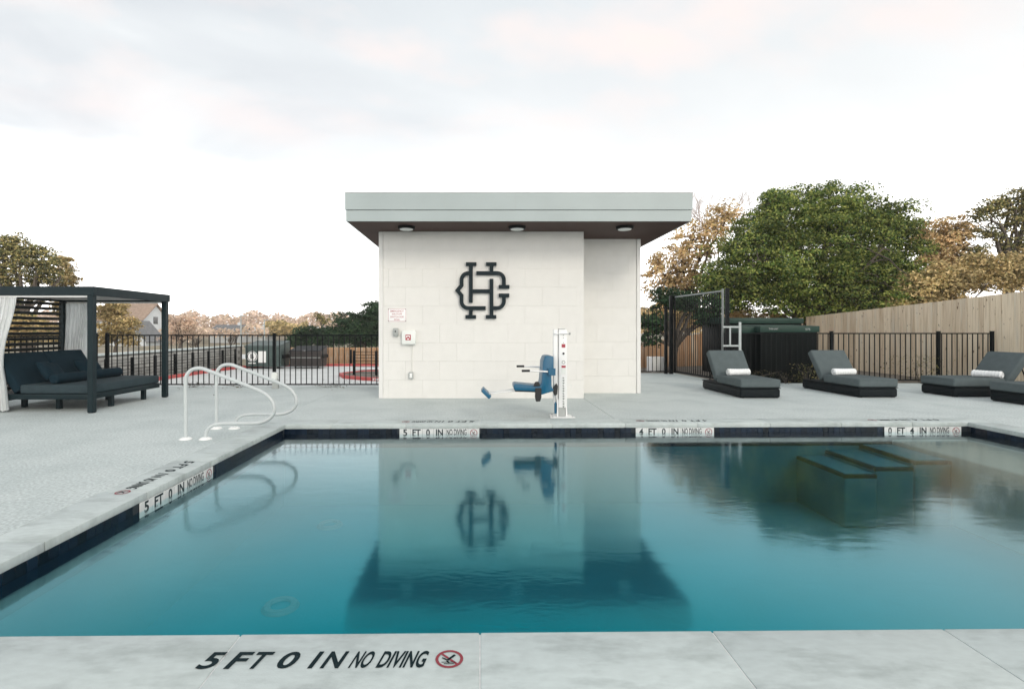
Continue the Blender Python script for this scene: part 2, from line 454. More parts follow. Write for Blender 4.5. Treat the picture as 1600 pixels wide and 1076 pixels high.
def water_mat():
    m = bpy.data.materials.new('pool_water'); m.use_nodes = True
    t = m.node_tree; t.nodes.clear()
    o = t.nodes.new('ShaderNodeOutputMaterial')
    tr = t.nodes.new('ShaderNodeBsdfTransparent'); tr.inputs[0].default_value = (0.93, 0.985, 0.99, 1)
    gl = t.nodes.new('ShaderNodeBsdfGlossy'); gl.inputs['Roughness'].default_value = 0.085
    fr = t.nodes.new('ShaderNodeFresnel'); fr.inputs['IOR'].default_value = 1.5
    mx = t.nodes.new('ShaderNodeMixShader')
    tc = t.nodes.new('ShaderNodeTexCoord')
    mpn = t.nodes.new('ShaderNodeMapping'); mpn.inputs['Scale'].default_value = (1.0, 2.3, 1.0)
    t.links.new(tc.outputs['Object'], mpn.inputs[0])
    n1 = t.nodes.new('ShaderNodeTexNoise'); n1.inputs['Scale'].default_value = 1.7; n1.inputs['Detail'].default_value = 3
    n1.inputs['Distortion'].default_value = 0.8
    n2 = t.nodes.new('ShaderNodeTexNoise'); n2.inputs['Scale'].default_value = 9; n2.inputs['Detail'].default_value = 2
    n3 = t.nodes.new('ShaderNodeTexNoise'); n3.inputs['Scale'].default_value = 0.55; n3.inputs['Detail'].default_value = 2
    for n in (n1, n2): t.links.new(mpn.outputs[0], n.inputs['Vector'])
    t.links.new(tc.outputs['Object'], n3.inputs['Vector'])
    mr = t.nodes.new('ShaderNodeMapRange'); mr.inputs['From Min'].default_value = 0.46; mr.inputs['From Max'].default_value = 0.66
    mr.inputs['To Min'].default_value = 0.04; mr.inputs['To Max'].default_value = 0.45
    t.links.new(n3.outputs['Fac'], mr.inputs['Value'])
    mul = t.nodes.new('ShaderNodeMath'); mul.operation = 'MULTIPLY'
    t.links.new(n2.outputs['Fac'], mul.inputs[0]); t.links.new(mr.outputs[0], mul.inputs[1])
    add = t.nodes.new('ShaderNodeMath'); add.operation = 'ADD'
    sc = t.nodes.new('ShaderNodeMath'); sc.operation = 'MULTIPLY'; sc.inputs[1].default_value = 0.8
    t.links.new(n1.outputs['Fac'], sc.inputs[0]); n2.inputs['Scale'].default_value = 13
    t.links.new(sc.outputs[0], add.inputs[0]); t.links.new(mul.outputs[0], add.inputs[1])
    bp = t.nodes.new('ShaderNodeBump'); bp.inputs['Strength'].default_value = 1.0; bp.inputs['Distance'].default_value = 0.0016
    t.links.new(add.outputs[0], bp.inputs['Height'])
    t.links.new(bp.outputs[0], gl.inputs['Normal']); t.links.new(bp.outputs[0], fr.inputs['Normal'])
    # teal put into the steep reflection colour, near white at grazing angles
    lw = t.nodes.new('ShaderNodeLayerWeight'); lw.inputs[0].default_value = 0.5
    tint = t.nodes.new('ShaderNodeMixRGB'); tint.inputs[1].default_value = (0.0, 0.88, 1, 1); tint.inputs[2].default_value = (0.87, 0.98, 1, 1)
    mr2 = t.nodes.new('ShaderNodeMapRange'); mr2.inputs['From Min'].default_value = 0.50; mr2.inputs['From Max'].default_value = 0.80
    t.links.new(lw.outputs['Facing'], mr2.inputs['Value']); t.links.new(mr2.outputs[0], tint.inputs[0])
    t.links.new(tint.outputs[0], gl.inputs[0])
    fw = t.nodes.new('ShaderNodeLayerWeight'); fw.inputs[0].default_value = 0.5
    t.links.new(bp.outputs[0], fw.inputs['Normal'])
    gain = t.nodes.new('ShaderNodeFloatCurve'); cv = gain.mapping.curves[0]
    cv.points[0].location = (0, 0.05); cv.points[1].location = (1, 1)
    for p_ in ((0.30, 0.07), (0.48, 0.165), (0.62, 0.29), (0.77, 0.38), (0.90, 0.55)): cv.points.new(*p_)
    gain.mapping.update()
    t.links.new(fw.outputs['Facing'], gain.inputs['Value'])
    t.links.new(gain.outputs[0], mx.inputs[0]); t.links.new(tr.outputs[0], mx.inputs[1]); t.links.new(gl.outputs[0], mx.inputs[2])
    t.links.new(mx.outputs[0], o.inputs[0])
    va = t.nodes.new('ShaderNodeVolumeAbsorption'); va.inputs[0].default_value = (0.02, 0.80, 0.90, 1); va.inputs[1].default_value = 0.22
    t.links.new(va.outputs[0], o.inputs['Volume'])
    return m


M['water'] = water_mat()


# ------------------------------------------------------------------ lettering
_font_cache = {}
def glyph2d(ch, weight=0.0):
    key = (ch, weight)
    if key in _font_cache: return _font_cache[key]
    cu = bpy.data.curves.new('txt', 'FONT'); cu.body = ch; cu.size = 1; cu.fill_mode = 'FRONT'; cu.resolution_u = 4
    cu.offset = weight
    o = bpy.data.objects.new('txt', cu); C.objects.link(o)
    dg = bpy.context.evaluated_depsgraph_get(); dg.update()
    me = o.evaluated_get(dg).to_mesh()
    vs = [(v.co.x, v.co.y) for v in me.vertices]; fs = [tuple(p.vertices) for p in me.polygons]
    o.evaluated_get(dg).to_mesh_clear()
    bpy.data.objects.remove(o); bpy.data.curves.remove(cu)
    x0 = min(v[0] for v in vs); x1 = max(v[0] for v in vs); y0 = min(v[1] for v in vs); y1 = max(v[1] for v in vs)
    vs = [((v[0] - x0) / (x1 - x0), (v[1] - y0) / (y1 - y0)) for v in vs]
    _font_cache[key] = (vs, fs)
    return _font_cache[key]


def text_mesh(items, name='lettering', shear=0.0, weight=0.0):
    """items: (string, x centre, y bottom, width, height) in local XY"""
    mb = MB()
    for ch, xc, yb, w, h in items:
        vs, fs = glyph2d(ch, weight)
        mb.add([(xc + (u - 0.5) * w + shear * (v - 0.5) * h, yb + v * h, 0) for u, v in vs], fs)
    return mb.mesh(name, fix=False)


def ring_mesh(r, w, slash=True, n=28):
    mb = MB()
    vs = []; fs = []
    for k in range(n):
        a = 2 * PI * k / n
        vs += [((r - w) * math.cos(a), (r - w) * math.sin(a), 0), (r * math.cos(a), r * math.sin(a), 0)]
    for k in range(n):
        a = 2 * k; b = 2 * ((k + 1) % n); fs.append((a, a + 1, b + 1, b))
    mb.add(vs, fs)
    if slash:
        d = Vector((math.cos(R(135)), math.sin(R(135)), 0)); p = Vector((-d.y, d.x, 0)) * w * 0.42; q = d * (r - w)
        mb.add([q + p, q - p, -q - p, -q + p], [(0, 1, 2, 3)])
    return mb.mesh('no_diving_ring', fix=False)


def diver_mesh(s):
    """small diving figure with water line"""
    mb = MB()
    def bar(ax, ay, bx, by, w):
        a = Vector((ax, ay, 0)) * s; b = Vector((bx, by, 0)) * s
        d = (b - a).normalized(); p = Vector((-d.y, d.x, 0)) * w * s
        mb.add([a + p, a - p, b - p, b + p], [(0, 1, 2, 3)])
    bar(-0.1, -0.12, 0.32, 0.36, 0.075)
    bar(-0.42, 0.10, -0.13, -0.10, 0.045)
    bar(0.0, -0.36, -0.14, -0.16, 0.045)
    bar(-0.44, -0.30, 0.38, -0.30, 0.028)
    bar(-0.30, -0.44, 0.28, -0.44, 0.028)
    return mb.mesh('diver', fix=False)


# ================================================================== SETTING
DB = 12.35       # back edge of the pool deck on the left of the pool house
POOL = [(-2.77, 2.255), (7.12, 2.40), (7.12, 7.47), (-2.77, 7.27)]
CW = 0.385       # coping width
CT = 0.061       # coping thickness


def front_y(x): return 2.285 + 0.013 * x
def back_y(x): return 7.326 + 0.0202 * x


# far ground, dropping behind the pool
g = empty('ground'); tag(g, kind='structure')
mb = MB()
ZZ = -0.95
for (x0, x1, y0, y1) in ((-900, 900, -60, 1.6), (-900, -3.4, 1.6, 8.0), (7.8, 900, 1.6, 8.0), (-900, 900, 8.0, 1500)):
    mb.add([(x0, y0, ZZ), (x1, y0, ZZ), (x1, y1, ZZ), (x0, y1, ZZ)], [(0, 1, 2, 3)])
gm = mb.mesh('ground')
bpy.data.objects.remove(g)
g = obj('ground', gm, M['ground']); tag(g, kind='structure')

# raised bed on the right beyond the railing
mb = MB()
mb.hexa([(5.6, 13.06, -1.2), (34, 13.06, -1.2), (34, 46, -1.2), (5.6, 46, -1.2), (5.6, 15.9, -0.10), (34, 13.06, -0.02), (34, 46, 0.1), (5.6, 46, -0.9)])
t = obj('terrain', MB().add or None, None) if False else obj('terrain', mb.mesh('terrain'), M['bed']); tag(t, kind='structure')

# parking area
t = obj('road', bbox_mesh(-14.2, 4.0, 12.6, 31.6, -1.0, -0.90, 'road'), M['concrete']); tag(t, kind='structure')
t = obj('street', bbox_mesh(-70, -4, 40, 47, -0.949, -0.90, 'street'), M['concrete']); tag(t, kind='structure')

# pool deck: slabs round the coping with tooled joints
deck = empty('pool_deck'); tag(deck, kind='structure')
xl = POOL[0][0] - CW; xr = POOL[1][0] + CW
G = 0.005
def slab(pts, mate=None, z0=-0.30, z1=0.0):
    n = len(pts)
    mb = MB(); mb.prism(pts, 'z', z0, z1)
    me = mb.mesh('deck_slab')
    bevel_mesh(me, 0.003, 1, 60)
    return obj('deck_slab', me, mate or M['deck'], deck)


XL = -16.0; XRR = 16.5
left_x = [XL, -8.2 - 4.0, xl - 2.9, xl]
ys_left = [-7.0, 0.9, DB]
bo = lambda x: back_y(x) + CW
fo = lambda x: front_y(x) - CW
# left of the pool
for i in range(1, 2):
    for j in range(len(ys_left) - 1):
        x0, x1 = -9.05, xl
        slab([(x0 + G, ys_left[j] + G), (x1 - (G if i == 0 else 0.002), ys_left[j] + G), (x1 - (G if i == 0 else 0.002), ys_left[j + 1] - G), (x0 + G, ys_left[j + 1] - G)])
# behind the pool up to the pool house and fence
cuts = [xl, 2.045, 8.3]
for a, b in zip(cuts[:-1], cuts[1:]):
    a2 = a + (0.002 if a == xl else G)
    if b <= xr:
        slab([(a2, bo(a)), (b - G, bo(b)), (b - G, DB if b < 3 else 12.95), (a2, DB if b < 3 else 12.95)])
    else:
        slab([(a2, bo(a)), (xr, bo(xr)), (xr, 7.0), (b - G, 7.0), (b - G, 12.95), (a2, 12.95)])
for a, b in ((8.3, 11.6), (11.6, 14.6)):
    slab([(a + G, 7.0), (b - G, 7.0), (b - G, 12.95), (a + G, 12.95)])
# walkway to the gate beside the pool house
slab([(3.42, 12.96), (6.35, 12.96), (6.05, 15.95), (3.42, 15.95)])
# right and in front of the pool
for a, b in ((-7.0, -0.5), (-0.5, 3.2), (3.2, 6.98)):
    slab([(xr + 0.002, a + G), (11.0, a + G), (11.0, b - G), (xr + 0.002, b - G)])
for a, b in ((xl, 0.0), (0.0, 4.0), (4.0, xr)):
    slab([(a + G, -7.0), (b - G, -7.0), (b - G, fo(b) - 0.002), (a + G, fo(a) - 0.002)])
for a, b in ((-7, 0), (0, 6.98)):
    slab([(11.0 + G, a + G), (14.6, a + G), (14.6, b), (11.0 + G, b)])

# coping: limestone slabs
cop = empty('pool_coping'); tag(cop, kind='structure')
gmb = MB()
def coping_stone(pts):
    mb = MB(); mb.prism(pts, 'z', -CT, 0.0015)
    me = mb.mesh('coping_stone'); bevel_mesh(me, 0.006, 2, 60)
    obj('coping_stone', me, M['coping'], cop)


J = 0.003
xs = [xl, -2.12, -1.06, 0.0, 1.04, 2.09, 3.14, 4.2, 5.25, 6.3, xr]
for a, b in zip(xs[:-1], xs[1:]):
    coping_stone([(a + J, fo(a)), (b - J, fo(b)), (b - J, front_y(b) + 0.0), (a + J, front_y(a) + 0.0)])
    coping_stone([(a + J, back_y(a)), (b - J, back_y(b)), (b - J, bo(b)), (a + J, bo(a))])
ysd = [2.26 + i * (7.27 - 2.26) / 5 for i in range(6)]
for side in (0, 1):
    x0, x1 = ((xl, POOL[0][0]) if side == 0 else (POOL[1][0], xr))
    for i in range(5):
        ya, yb = ysd[i] + J, ysd[i + 1] - J
        p = [(x0, ya), (x1, ya), (x1, yb), (x0, yb)]
        if i == 0: p[0] = (x0, front_y(x0) + J); p[1] = (x1, front_y(x1) + J)
        if i == 4: p[2] = (x1, back_y(x1) - J); p[3] = (x0, back_y(x0) - J)
        coping_stone(p)
# grout bed below the joints
ZG = -0.004
mb = MB()
mb.hexa([(xl, fo(xl), -CT + .003), (xr, fo(xr), -CT + .003), (xr, front_y(xr) - .01, -CT + .003), (xl, front_y(xl) - .01, -CT + .003),
         (xl, fo(xl), ZG), (xr, fo(xr), ZG), (xr, front_y(xr) - .01, ZG), (xl, front_y(xl) - .01, ZG)])
mb.hexa([(xl, back_y(xl) + .01, -CT + .003), (xr, back_y(xr) + .01, -CT + .003), (xr, bo(xr), -CT + .003), (xl, bo(xl), -CT + .003),
         (xl, back_y(xl) + .01, ZG), (xr, back_y(xr) + .01, ZG), (xr, bo(xr), ZG), (xl, bo(xl), ZG)])
mb.box(xl, POOL[0][0] - .01, 2.3, 7.24, -CT + .003, ZG)
mb.box(POOL[1][0] + .01, xr, 2.45, 7.4, -CT + .003, ZG)
obj('grout', mb.mesh('grout'), M['grout'], cop)

# painted depth markings on the coping, all read from outside the pool
def deck_marking(parts, xform):
    it = []
    cent = [(-0.478, .070), (-0.366, .064), (-0.285, .070), (-0.165, .074), (-0.055, .019), (0.022, .074)]
    chars = [parts[0], 'F', 'T', parts[1], 'I', 'N']
    for ch, (xc, w) in zip(chars, cent):
        if ch == '4': w *= 1.0
        it.append((ch, xc, 0, w, .107))
    it.append(('NO', 0.137, 0, .080, .107))
    it.append(('DIVING', 0.302, 0, .190, .107))
    me = text_mesh(it, 'depth_lettering', shear=0.19, weight=0.024)
    o = obj('depth_lettering', me, M['marking'], cop); o.matrix_local = xform
    rg = obj('no_diving_symbol', ring_mesh(.057, .012), M['red_mark'], cop)
    rg.matrix_local = xform @ Matrix.Translation((0.49, .0535, 0))
    dv = obj('diver_mark', diver_mesh(.07), M['marking'], rg)
    dv.location = (0, 0, .0004)


ZM = 0.0035
def mx(x, y, ang): return Matrix.Translation((x, y, ZM)) @ Matrix.Rotation(R(ang), 4, 'Z')
deck_marking('50', mx(-0.615, 2.04, 0.6))
deck_marking('50', mx(-0.60, back_y(-.6) + .26, 181.2))
deck_marking('40', mx(2.86, back_y(2.86) + .26, 181.2))
deck_marking('04', mx(6.35, back_y(6.35) + .26, 181.2))
deck_marking('50', mx(-3.02, 4.74, -90))

# pool basin: plaster floor and walls, waterline tiles
basin = empty('pool_basin'); tag(basin, kind='structure')
ZW = -0.136      # water level
ZF = -1.15       # floor as it appears through the water
pl = MB()
o_ = 0.02        # wall face sits back under the coping
pin = [(POOL[0][0] - o_, POOL[0][1] - o_), (POOL[1][0] + o_, POOL[1][1] - o_), (POOL[2][0] + o_, POOL[2][1] + o_), (POOL[3][0] - o_, POOL[3][1] + o_)]
pout = [(-3.6, 1.4), (8.0, 1.5), (8.0, 8.3), (-3.6, 8.1)]
for i in range(4):
    j = (i + 1) % 4
    a, b, c, d = pin[i], pin[j], pout[j], pout[i]
    pl.hexa([(*a, ZF - .2), (*b, ZF - .2), (*c, ZF - .2), (*d, ZF - .2), (*a, -CT - .001), (*b, -CT - .001), (*c, -CT - .001), (*d, -CT - .001)])
pl.hexa([(*pout[0], ZF - .4), (*pout[1], ZF - .4), (*pout[2], ZF - .4), (*pout[3], ZF - .4), (*pout[0], ZF), (*pout[1], ZF), (*pout[2], ZF), (*pout[3], ZF)])
obj('basin_plaster', pl.mesh('basin_plaster'), M['plaster'], basin)
# steps and tanning ledge at the right end
for (x0, x1, y0, y1, z) in ((6.0, 7.15, 2.2, 7.6, -0.25), (5.52, 5.998, 6.50, 7.6, -0.32), (5.02, 5.518, 6.50, 7.6, -0.40), (4.60, 5.018, 6.46, 7.6, -0.48)):
    me = bbox_mesh(x0, x1, y0, y1, ZF + .001, z, 'step', 0.03, 3)
    if z != -0.25:
        obj('step_edge_shade', bbox_mesh(x0 - .002, x1 - .004, y0 - .002, y0 + .045, z - .05, z + .0015, 'edge_shade', .008, 1), M['navy_tile'], basin)  # dark band stands in for the shade below the step edge
        obj('step_edge_shade', bbox_mesh(x0 - .002, x0 + .045, y0 + .046, y1 - .1, z - .05, z + .0015, 'edge_shade', .008, 1), M['navy_tile'], basin)
        obj('tread', bbox_mesh(x0 + .05, x1 - .006, y0 + .05, y1 - .01, z + .002, z + .006, 'tread'), M['tread'], basin)
    obj('ledge' if z == -0.25 else 'step', me, M['ledge'] if z == -0.25 else M['step'], basin)
for (x, y) in ((-1.80, 4.62), (-1.92, 6.55)):
    mb = MB(); pr = [(0, ZF + .035), (.10, ZF + .035), (.165, ZF + .012), (.165, ZF)]
    n = 24; vs = []; fs = []
    for k in range(n):
        a = 2 * PI * k / n
        for (r, z) in ((.085, ZF + .012), (.095, ZF + .03), (.14, ZF + .03), (.165, ZF + .001)):
            vs.append((r * math.cos(a), r * math.sin(a), z))
    for k in range(n):
        for q in range(3):
            a = k * 4 + q; b = ((k + 1) % n) * 4 + q; fs.append((a, a + 1, b + 1, b))
    mb.add(vs, fs)
    obj('floor_drain', mb.mesh('floor_drain', 40), M['drain'], basin, (x, y, 0))

# waterline band: grout backing + glazed tiles, marker tiles at the depth marks
TP = 0.08
tile_me = bbox_mesh(-TP / 2 + .0015, TP / 2 - .0015, -0.006, 0.004, -0.0735, 0, 'tile', 0.0015, 1); tile_me.materials.append(M['navy_tile'])
lower_me = None
def wall_frame(kind):
    if kind == 'back':
        return lambda s: Vector((s, back_y(s) + o_ - .004, 0)), math.atan(0.0202)
    if kind == 'left':
        return lambda s: Vector((POOL[0][0] - o_ + .004, s, 0)), R(90)
    return lambda s: Vector((POOL[1][0] + o_ - .004, s, 0)), R(-90)


MARK = {'back': [(-1.15, '50'), (2.24, '40'), (5.88, '04')], 'left': [(4.17, '50')], 'right': []}
U = 0.163
# band behind the tiles
for kind, s0, s1 in (('back', -2.786, 7.136), ('left', 2.25, 7.285), ('right', 2.39, 7.48)):
    fn, ang = wall_frame(kind)
    a, b = fn(s0), fn(s1)
    inn = Vector((0, -1, 0)) if kind == 'back' else (Vector((1, 0, 0)) if kind == 'left' else Vector((-1, 0, 0)))
    mb = MB()
    p = [a, b, b + inn * .004, a + inn * .004]
    mb.hexa([(q.x, q.y, -.331) for q in p] + [(q.x, q.y, -CT - .0012) for q in p])
    obj('tile_grout', mb.mesh('tile_grout'), M['tile_grout'], basin)
    # second row of tiles, under water, one piece
    p = [a + inn * .0045, b + inn * .0045, b + inn * .010, a + inn * .010]
    mb = MB(); mb.hexa([(q.x, q.y, -.330) for q in p] + [(q.x, q.y, -CT - .077) for q in p])
    obj('lower_tile_row', mb.mesh('lower_tile_row'), M['navy_tile'], basin)
    s = s0 + TP / 2 + .004
    marks = [(m0 if kind == 'back' else m0, m0 + 7 * U) for m0, _ in MARK[kind]]
    while s < s1 - TP / 2:
        if not any(m0 - TP / 2 + .004 < s < m1 + TP / 2 - .004 for m0, m1 in marks):
            q = fn(s)
            obj('tile', tile_me, None, basin, (q.x + inn.x * .006, q.y + inn.y * .006, -CT - .0012), (0, 0, ang if kind != 'left' else R(90)))
        s += TP


def marker_row(kind, s0, chars):
    fn, ang = wall_frame(kind)
    cells = [(chars[0], 1), ('FT', 1), (chars[1], 1), ('IN', 1), ('NO DIVING', 2), ('', 1)]
    s = s0
    for txt, k in cells:
        w = U * k
        c = fn(s + w / 2)
        nin = Vector((0, -1, 0)) if kind == 'back' else Vector((1, 0, 0))
        me = bbox_mesh(-w / 2 + .0015, w / 2 - .0015, -.004, .004, -.122, 0, 'marker_tile', .0015, 1)
        rot = (0, 0, ang) if kind == 'back' else (0, 0, R(90))
        o = obj('marker_tile', me, M['white_tile'], basin, (c.x + nin.x * .0135, c.y + nin.y * .0135, -CT - .0014), rot)
        if txt:
            h = .092 if k == 1 else .088
            wd = {'FT': .118, 'IN': .102, 'NO DIVING': .285}.get(txt, .058 if txt != '0' else .054)
            tm = text_mesh([(txt, 0, -.006 - h, wd, h)], 'lettering', weight=0.03 if k == 1 else 0.025)
            obj('lettering', tm, M['ink'], o, (0, -.0048, 0), (R(90), 0, 0))
        else:
            rg = obj('no_diving_symbol', ring_mesh(.052, .009), M['red_mark'], o, (0, -.0048, -.060), (R(90), 0, 0))
            obj('diver_mark', diver_mesh(.062), M['ink'], o, (0, -.0052, -.060), (R(90), 0, 0))
        s += w


for kind in MARK:
    for s0, ch in MARK[kind]:
        marker_row(kind, s0, ch)

# water: a closed body whose sides and bottom lie inside the basin walls
mb = MB(); q = [(-3.1, 1.95), (7.5, 2.1), (7.5, 7.8), (-3.1, 7.6)]
mb.hexa([(*p, ZF - .1) for p in q] + [(*p, ZW) for p in q])
wt = obj('water', mb.mesh('water'), M['water']); tag(wt, kind='structure')

# ================================================================== POOL HOUSE
ph = empty('pool_house', (0, 10.09, 0))
tag(ph, 'white block pool house with flat grey overhanging roof behind the pool', 'building')
WX0, WXM, WX1 = -1.995, 2.045, 3.42
HS = 3.28
core = MB()
core.box(WX0 + .02, WXM, .05, 4.2, -.1, HS - .001)
core.box(WXM + .001, WX1 - .02, .87, 4.2, -.1, HS - .001)
obj('wall_core', core.mesh('wall_core'), M['mortar'], ph)
BW, BH = 0.672, 0.3645
def block_wall(x0, x1, yf, parent, side=False):
    rows = 9
    for r_ in range(rows):
        z0 = r_ * BH; z1 = z0 + BH
        off = (r_ % 2) * BW / 2 + 0.11
        xs_ = [x0]
        x = x0 + off
        while x < x1 - .08:
            if x > x0 + .08: xs_.append(x)
            x += BW
        xs_.append(x1)
        for a, b in zip(xs_[:-1], xs_[1:]):
            dy = random.uniform(0, .0008)
            if side:
                me = bbox_mesh(yf - dy, yf + .0492, a + .0015, b - .0015, z0 + .0015, z1 - .0015, 'block', .002, 1)
            else:
                me = bbox_mesh(a + .0008, b - .0008, yf - dy, yf + .0492, z0 + .0008, z1 - .0008, 'block')
            obj('block', me, M['block'], parent)


block_wall(WX0 + .085, WXM, 0.0, ph)
block_wall(WXM + .003, WX1 - .085, .82, ph)
# return of the front wall towards the recessed part
rt = MB().box(WXM + .0005, WXM + .0025, .051, .818, 0, HS - .002)
obj('wall_return', rt.mesh('wall_return'), M['block'], ph)
# corner trims
obj('corner_trim', bbox_mesh(WX0, WX0 + .083, -.012, .10, 0, HS - .003, 'corner_trim', .004, 1), M['trim'], ph)
obj('corner_trim', bbox_mesh(WX1 - .083, WX1, .80, .93, 0, HS - .003, 'corner_trim', .004, 1), M['trim'], ph)
obj('side_wall', bbox_mesh(WX0 + .004, WX0 + .018, .101, 4.2, 0, HS - .003), M['block'], ph)
obj('side_wall', bbox_mesh(WX1 - .018, WX1 - .004, .931, 4.2, 0, HS - .003), M['block'], ph)
# roof
roof = obj('roof', bbox_mesh(-2.34, 3.72, -.94, 4.6, HS + .05, HS + .46, 'roof'), M['roof'], ph)
FY = -.98
f1 = MB()
def fascia(z0, z1, outw):
    x0, x1, y0, y1 = -2.385 - outw, 3.765 + outw, FY - outw, 4.65 + outw
    th = .02
    m_ = MB()
    m_.box(x0, x1, y0, y0 + th, z0, z1)
    m_.box(x0, x1, y1 - th, y1, z0, z1)
    m_.box(x0, x0 + th, y0 + th + .0005, y1 - th - .0005, z0, z1)
    m_.box(x1 - th, x1, y0 + th + .0005, y1 - th - .0005, z0, z1)
    return bevel_mesh(m_.mesh('fascia'), .003, 1)
obj('upper_fascia', fascia(HS + .200, HS + .500, .014), M['fascia'], roof)
obj('lower_fascia', fascia(HS - .003, HS + .194, 0), M['fascia'], roof)
obj('roof_edge_flashing', fascia(HS + .5005, HS + .512, .02), M['trim'], roof)
# butt straps in the fascia
for x in (-.62, .63):
    obj('fascia_seam', bbox_mesh(x - .002, x + .002, FY - .0165, FY - .0135, HS + .205, HS + .495), M['grey_box'], roof)
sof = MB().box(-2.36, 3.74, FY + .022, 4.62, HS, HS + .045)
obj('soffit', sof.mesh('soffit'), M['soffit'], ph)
for x in (-1.38, .695, 2.71):
    dl = MB().tube([(x, 9.59 - 10.09, HS - .05), (x, 9.59 - 10.09, HS - .0005)], [.155, .165], 28)
    o = obj('downlight', dl.mesh('downlight', 40), M['black'], ph)
    dl = MB().tube([(x, 9.59 - 10.09, HS - .062), (x, 9.59 - 10.09, HS - .0505)], [.118, .125], 28)
    obj('downlight_lens', dl.mesh('downlight_lens', 40), M['lens'], o)

# ---- monogram on the wall
mono = empty('wall_monogram', (0, 10.09, 0))
tag(mono, 'large dark metal interlocked letter monogram on the white pool house wall', 'wall logo')
KX = 10.09 / F / 5.122
def mxz(u, v):
    x = 590 + u / 5.122; y = 390 + v / 5.122
    q = P(x, y, 10.09); return (q.x, q.z)


def stroke(mb, pts, w, y0, y1):
    """mitred ribbon of width w (zoom px) along pts"""
    P2 = [Vector(p) for p in pts]
    L_, R_ = [], []
    for i, p in enumerate(P2):
        if i == 0: t_ = (P2[1] - p).normalized(); n_ = Vector((-t_.y, t_.x)); k = 1
        elif i == len(P2) - 1: t_ = (p - P2[i - 1]).normalized(); n_ = Vector((-t_.y, t_.x)); k = 1
        else:
            a = (p - P2[i - 1]).normalized(); b = (P2[i + 1] - p).normalized()
            na = Vector((-a.y, a.x)); nb = Vector((-b.y, b.x)); n_ = (na + nb).normalized(); k = 1 / max(.4, n_.dot(na))
        L_.append(p + n_ * w / 2 * k); R_.append(p - n_ * w / 2 * k)
    n = len(P2)
    vs = []
    for yy in (y0, y1):
        for p in L_ + R_:
            a, b = mxz(p.x, p.y); vs.append((a, yy, b))
    fs = []
    for i in range(n - 1):
        fs.append((i, i + 1, n + i + 1, n + i))
        o2 = 2 * n
        fs.append((o2 + i, o2 + n + i, o2 + n + i + 1, o2 + i + 1))
        fs.append((i, o2 + i, o2 + i + 1, i + 1))
        fs.append((n + i, n + i + 1, o2 + n + i + 1, o2 + n + i))
    fs.append((0, n, 3 * n, 2 * n)); fs.append((n - 1, 3 * n - 1, 4 * n - 1, 2 * n - 1))
    mb.add(vs, fs)


def arc(cx, cy, r, a0, a1, n=7):
    return [(cx + r * math.cos(R(a0 + (a1 - a0) * i / n)), cy + r * math.sin(R(a0 + (a1 - a0) * i / n))) for i in range(n + 1)]


ya, yb = -.062, -.022
h_ = MB()
stroke(h_, [(747, 132), (747, 425)], 30, ya, yb)
stroke(h_, [(707, 118), (791, 118)], 28, ya, yb)
stroke(h_, [(911, 235), (911, 523)], 30, ya, yb)
stroke(h_, [(866, 538), (949, 538)], 29, ya, yb)
stroke(h_, [(867, 118), (951, 118)], 28, ya, yb)
stroke(h_, [(911, 132), (911, 174)], 29, ya, yb)
stroke(h_, [(746, 485), (746, 523)], 29, ya, yb)
stroke(h_, [(704, 538), (788, 538)], 29, ya, yb)
stroke(h_, [(762.5, 334), (895.5, 334)], 31, ya, yb)
obj('letter_h', h_.mesh('letter_h'), M['logo'], mono)
c_ = MB()
stroke(c_, [(731.5, 191)] + arc(725, 243, 52, -90, -180) + [(673, 288), (640, 327), (673, 368)] + arc(725, 415, 53, 180, 90) + [(865, 468)], 30, ya, yb)
stroke(c_, [(790, 190)] + [(955, 190)] + arc(958, 243, 52, -90, 0) + [(1010, 284)], 30, ya, yb)
stroke(c_, [(969, 299), (1054, 299)], 29, ya, yb)
stroke(c_, [(969, 367), (1053, 367)], 30, ya, yb)
stroke(c_, [(1010, 383)] + arc(956, 414, 54, 0, 90) + [(926.5, 468)], 30, ya, yb)
obj('letter_c', c_.mesh('letter_c'), M['logo'], mono)
so = MB()
for (u, v) in ((747, 300), (911, 400), (673, 250), (1010, 260), (820, 468)):
    a, b = mxz(u, v); so.tube([(a, -.024, b), (a, .0, b)], .012, 8)
obj('standoff', so.mesh('standoff'), M['logo'], mono)

# ---- small things on the wall
def wall_box(name, x0, x1, y0, y1, dep, mt, bev=.006, d=10.09):
    a = P(x0, y1, d); b = P(x1, y0, d)
    cx, cz = (a.x + b.x) / 2, a.z
    w = (b.x - a.x) / 2; h = b.z - a.z
    e = obj(name, bbox_mesh(-w, w, -dep, -.0015, 0, h, name, bev), mt, None, (cx, 10.09, cz))
    return e, w, h


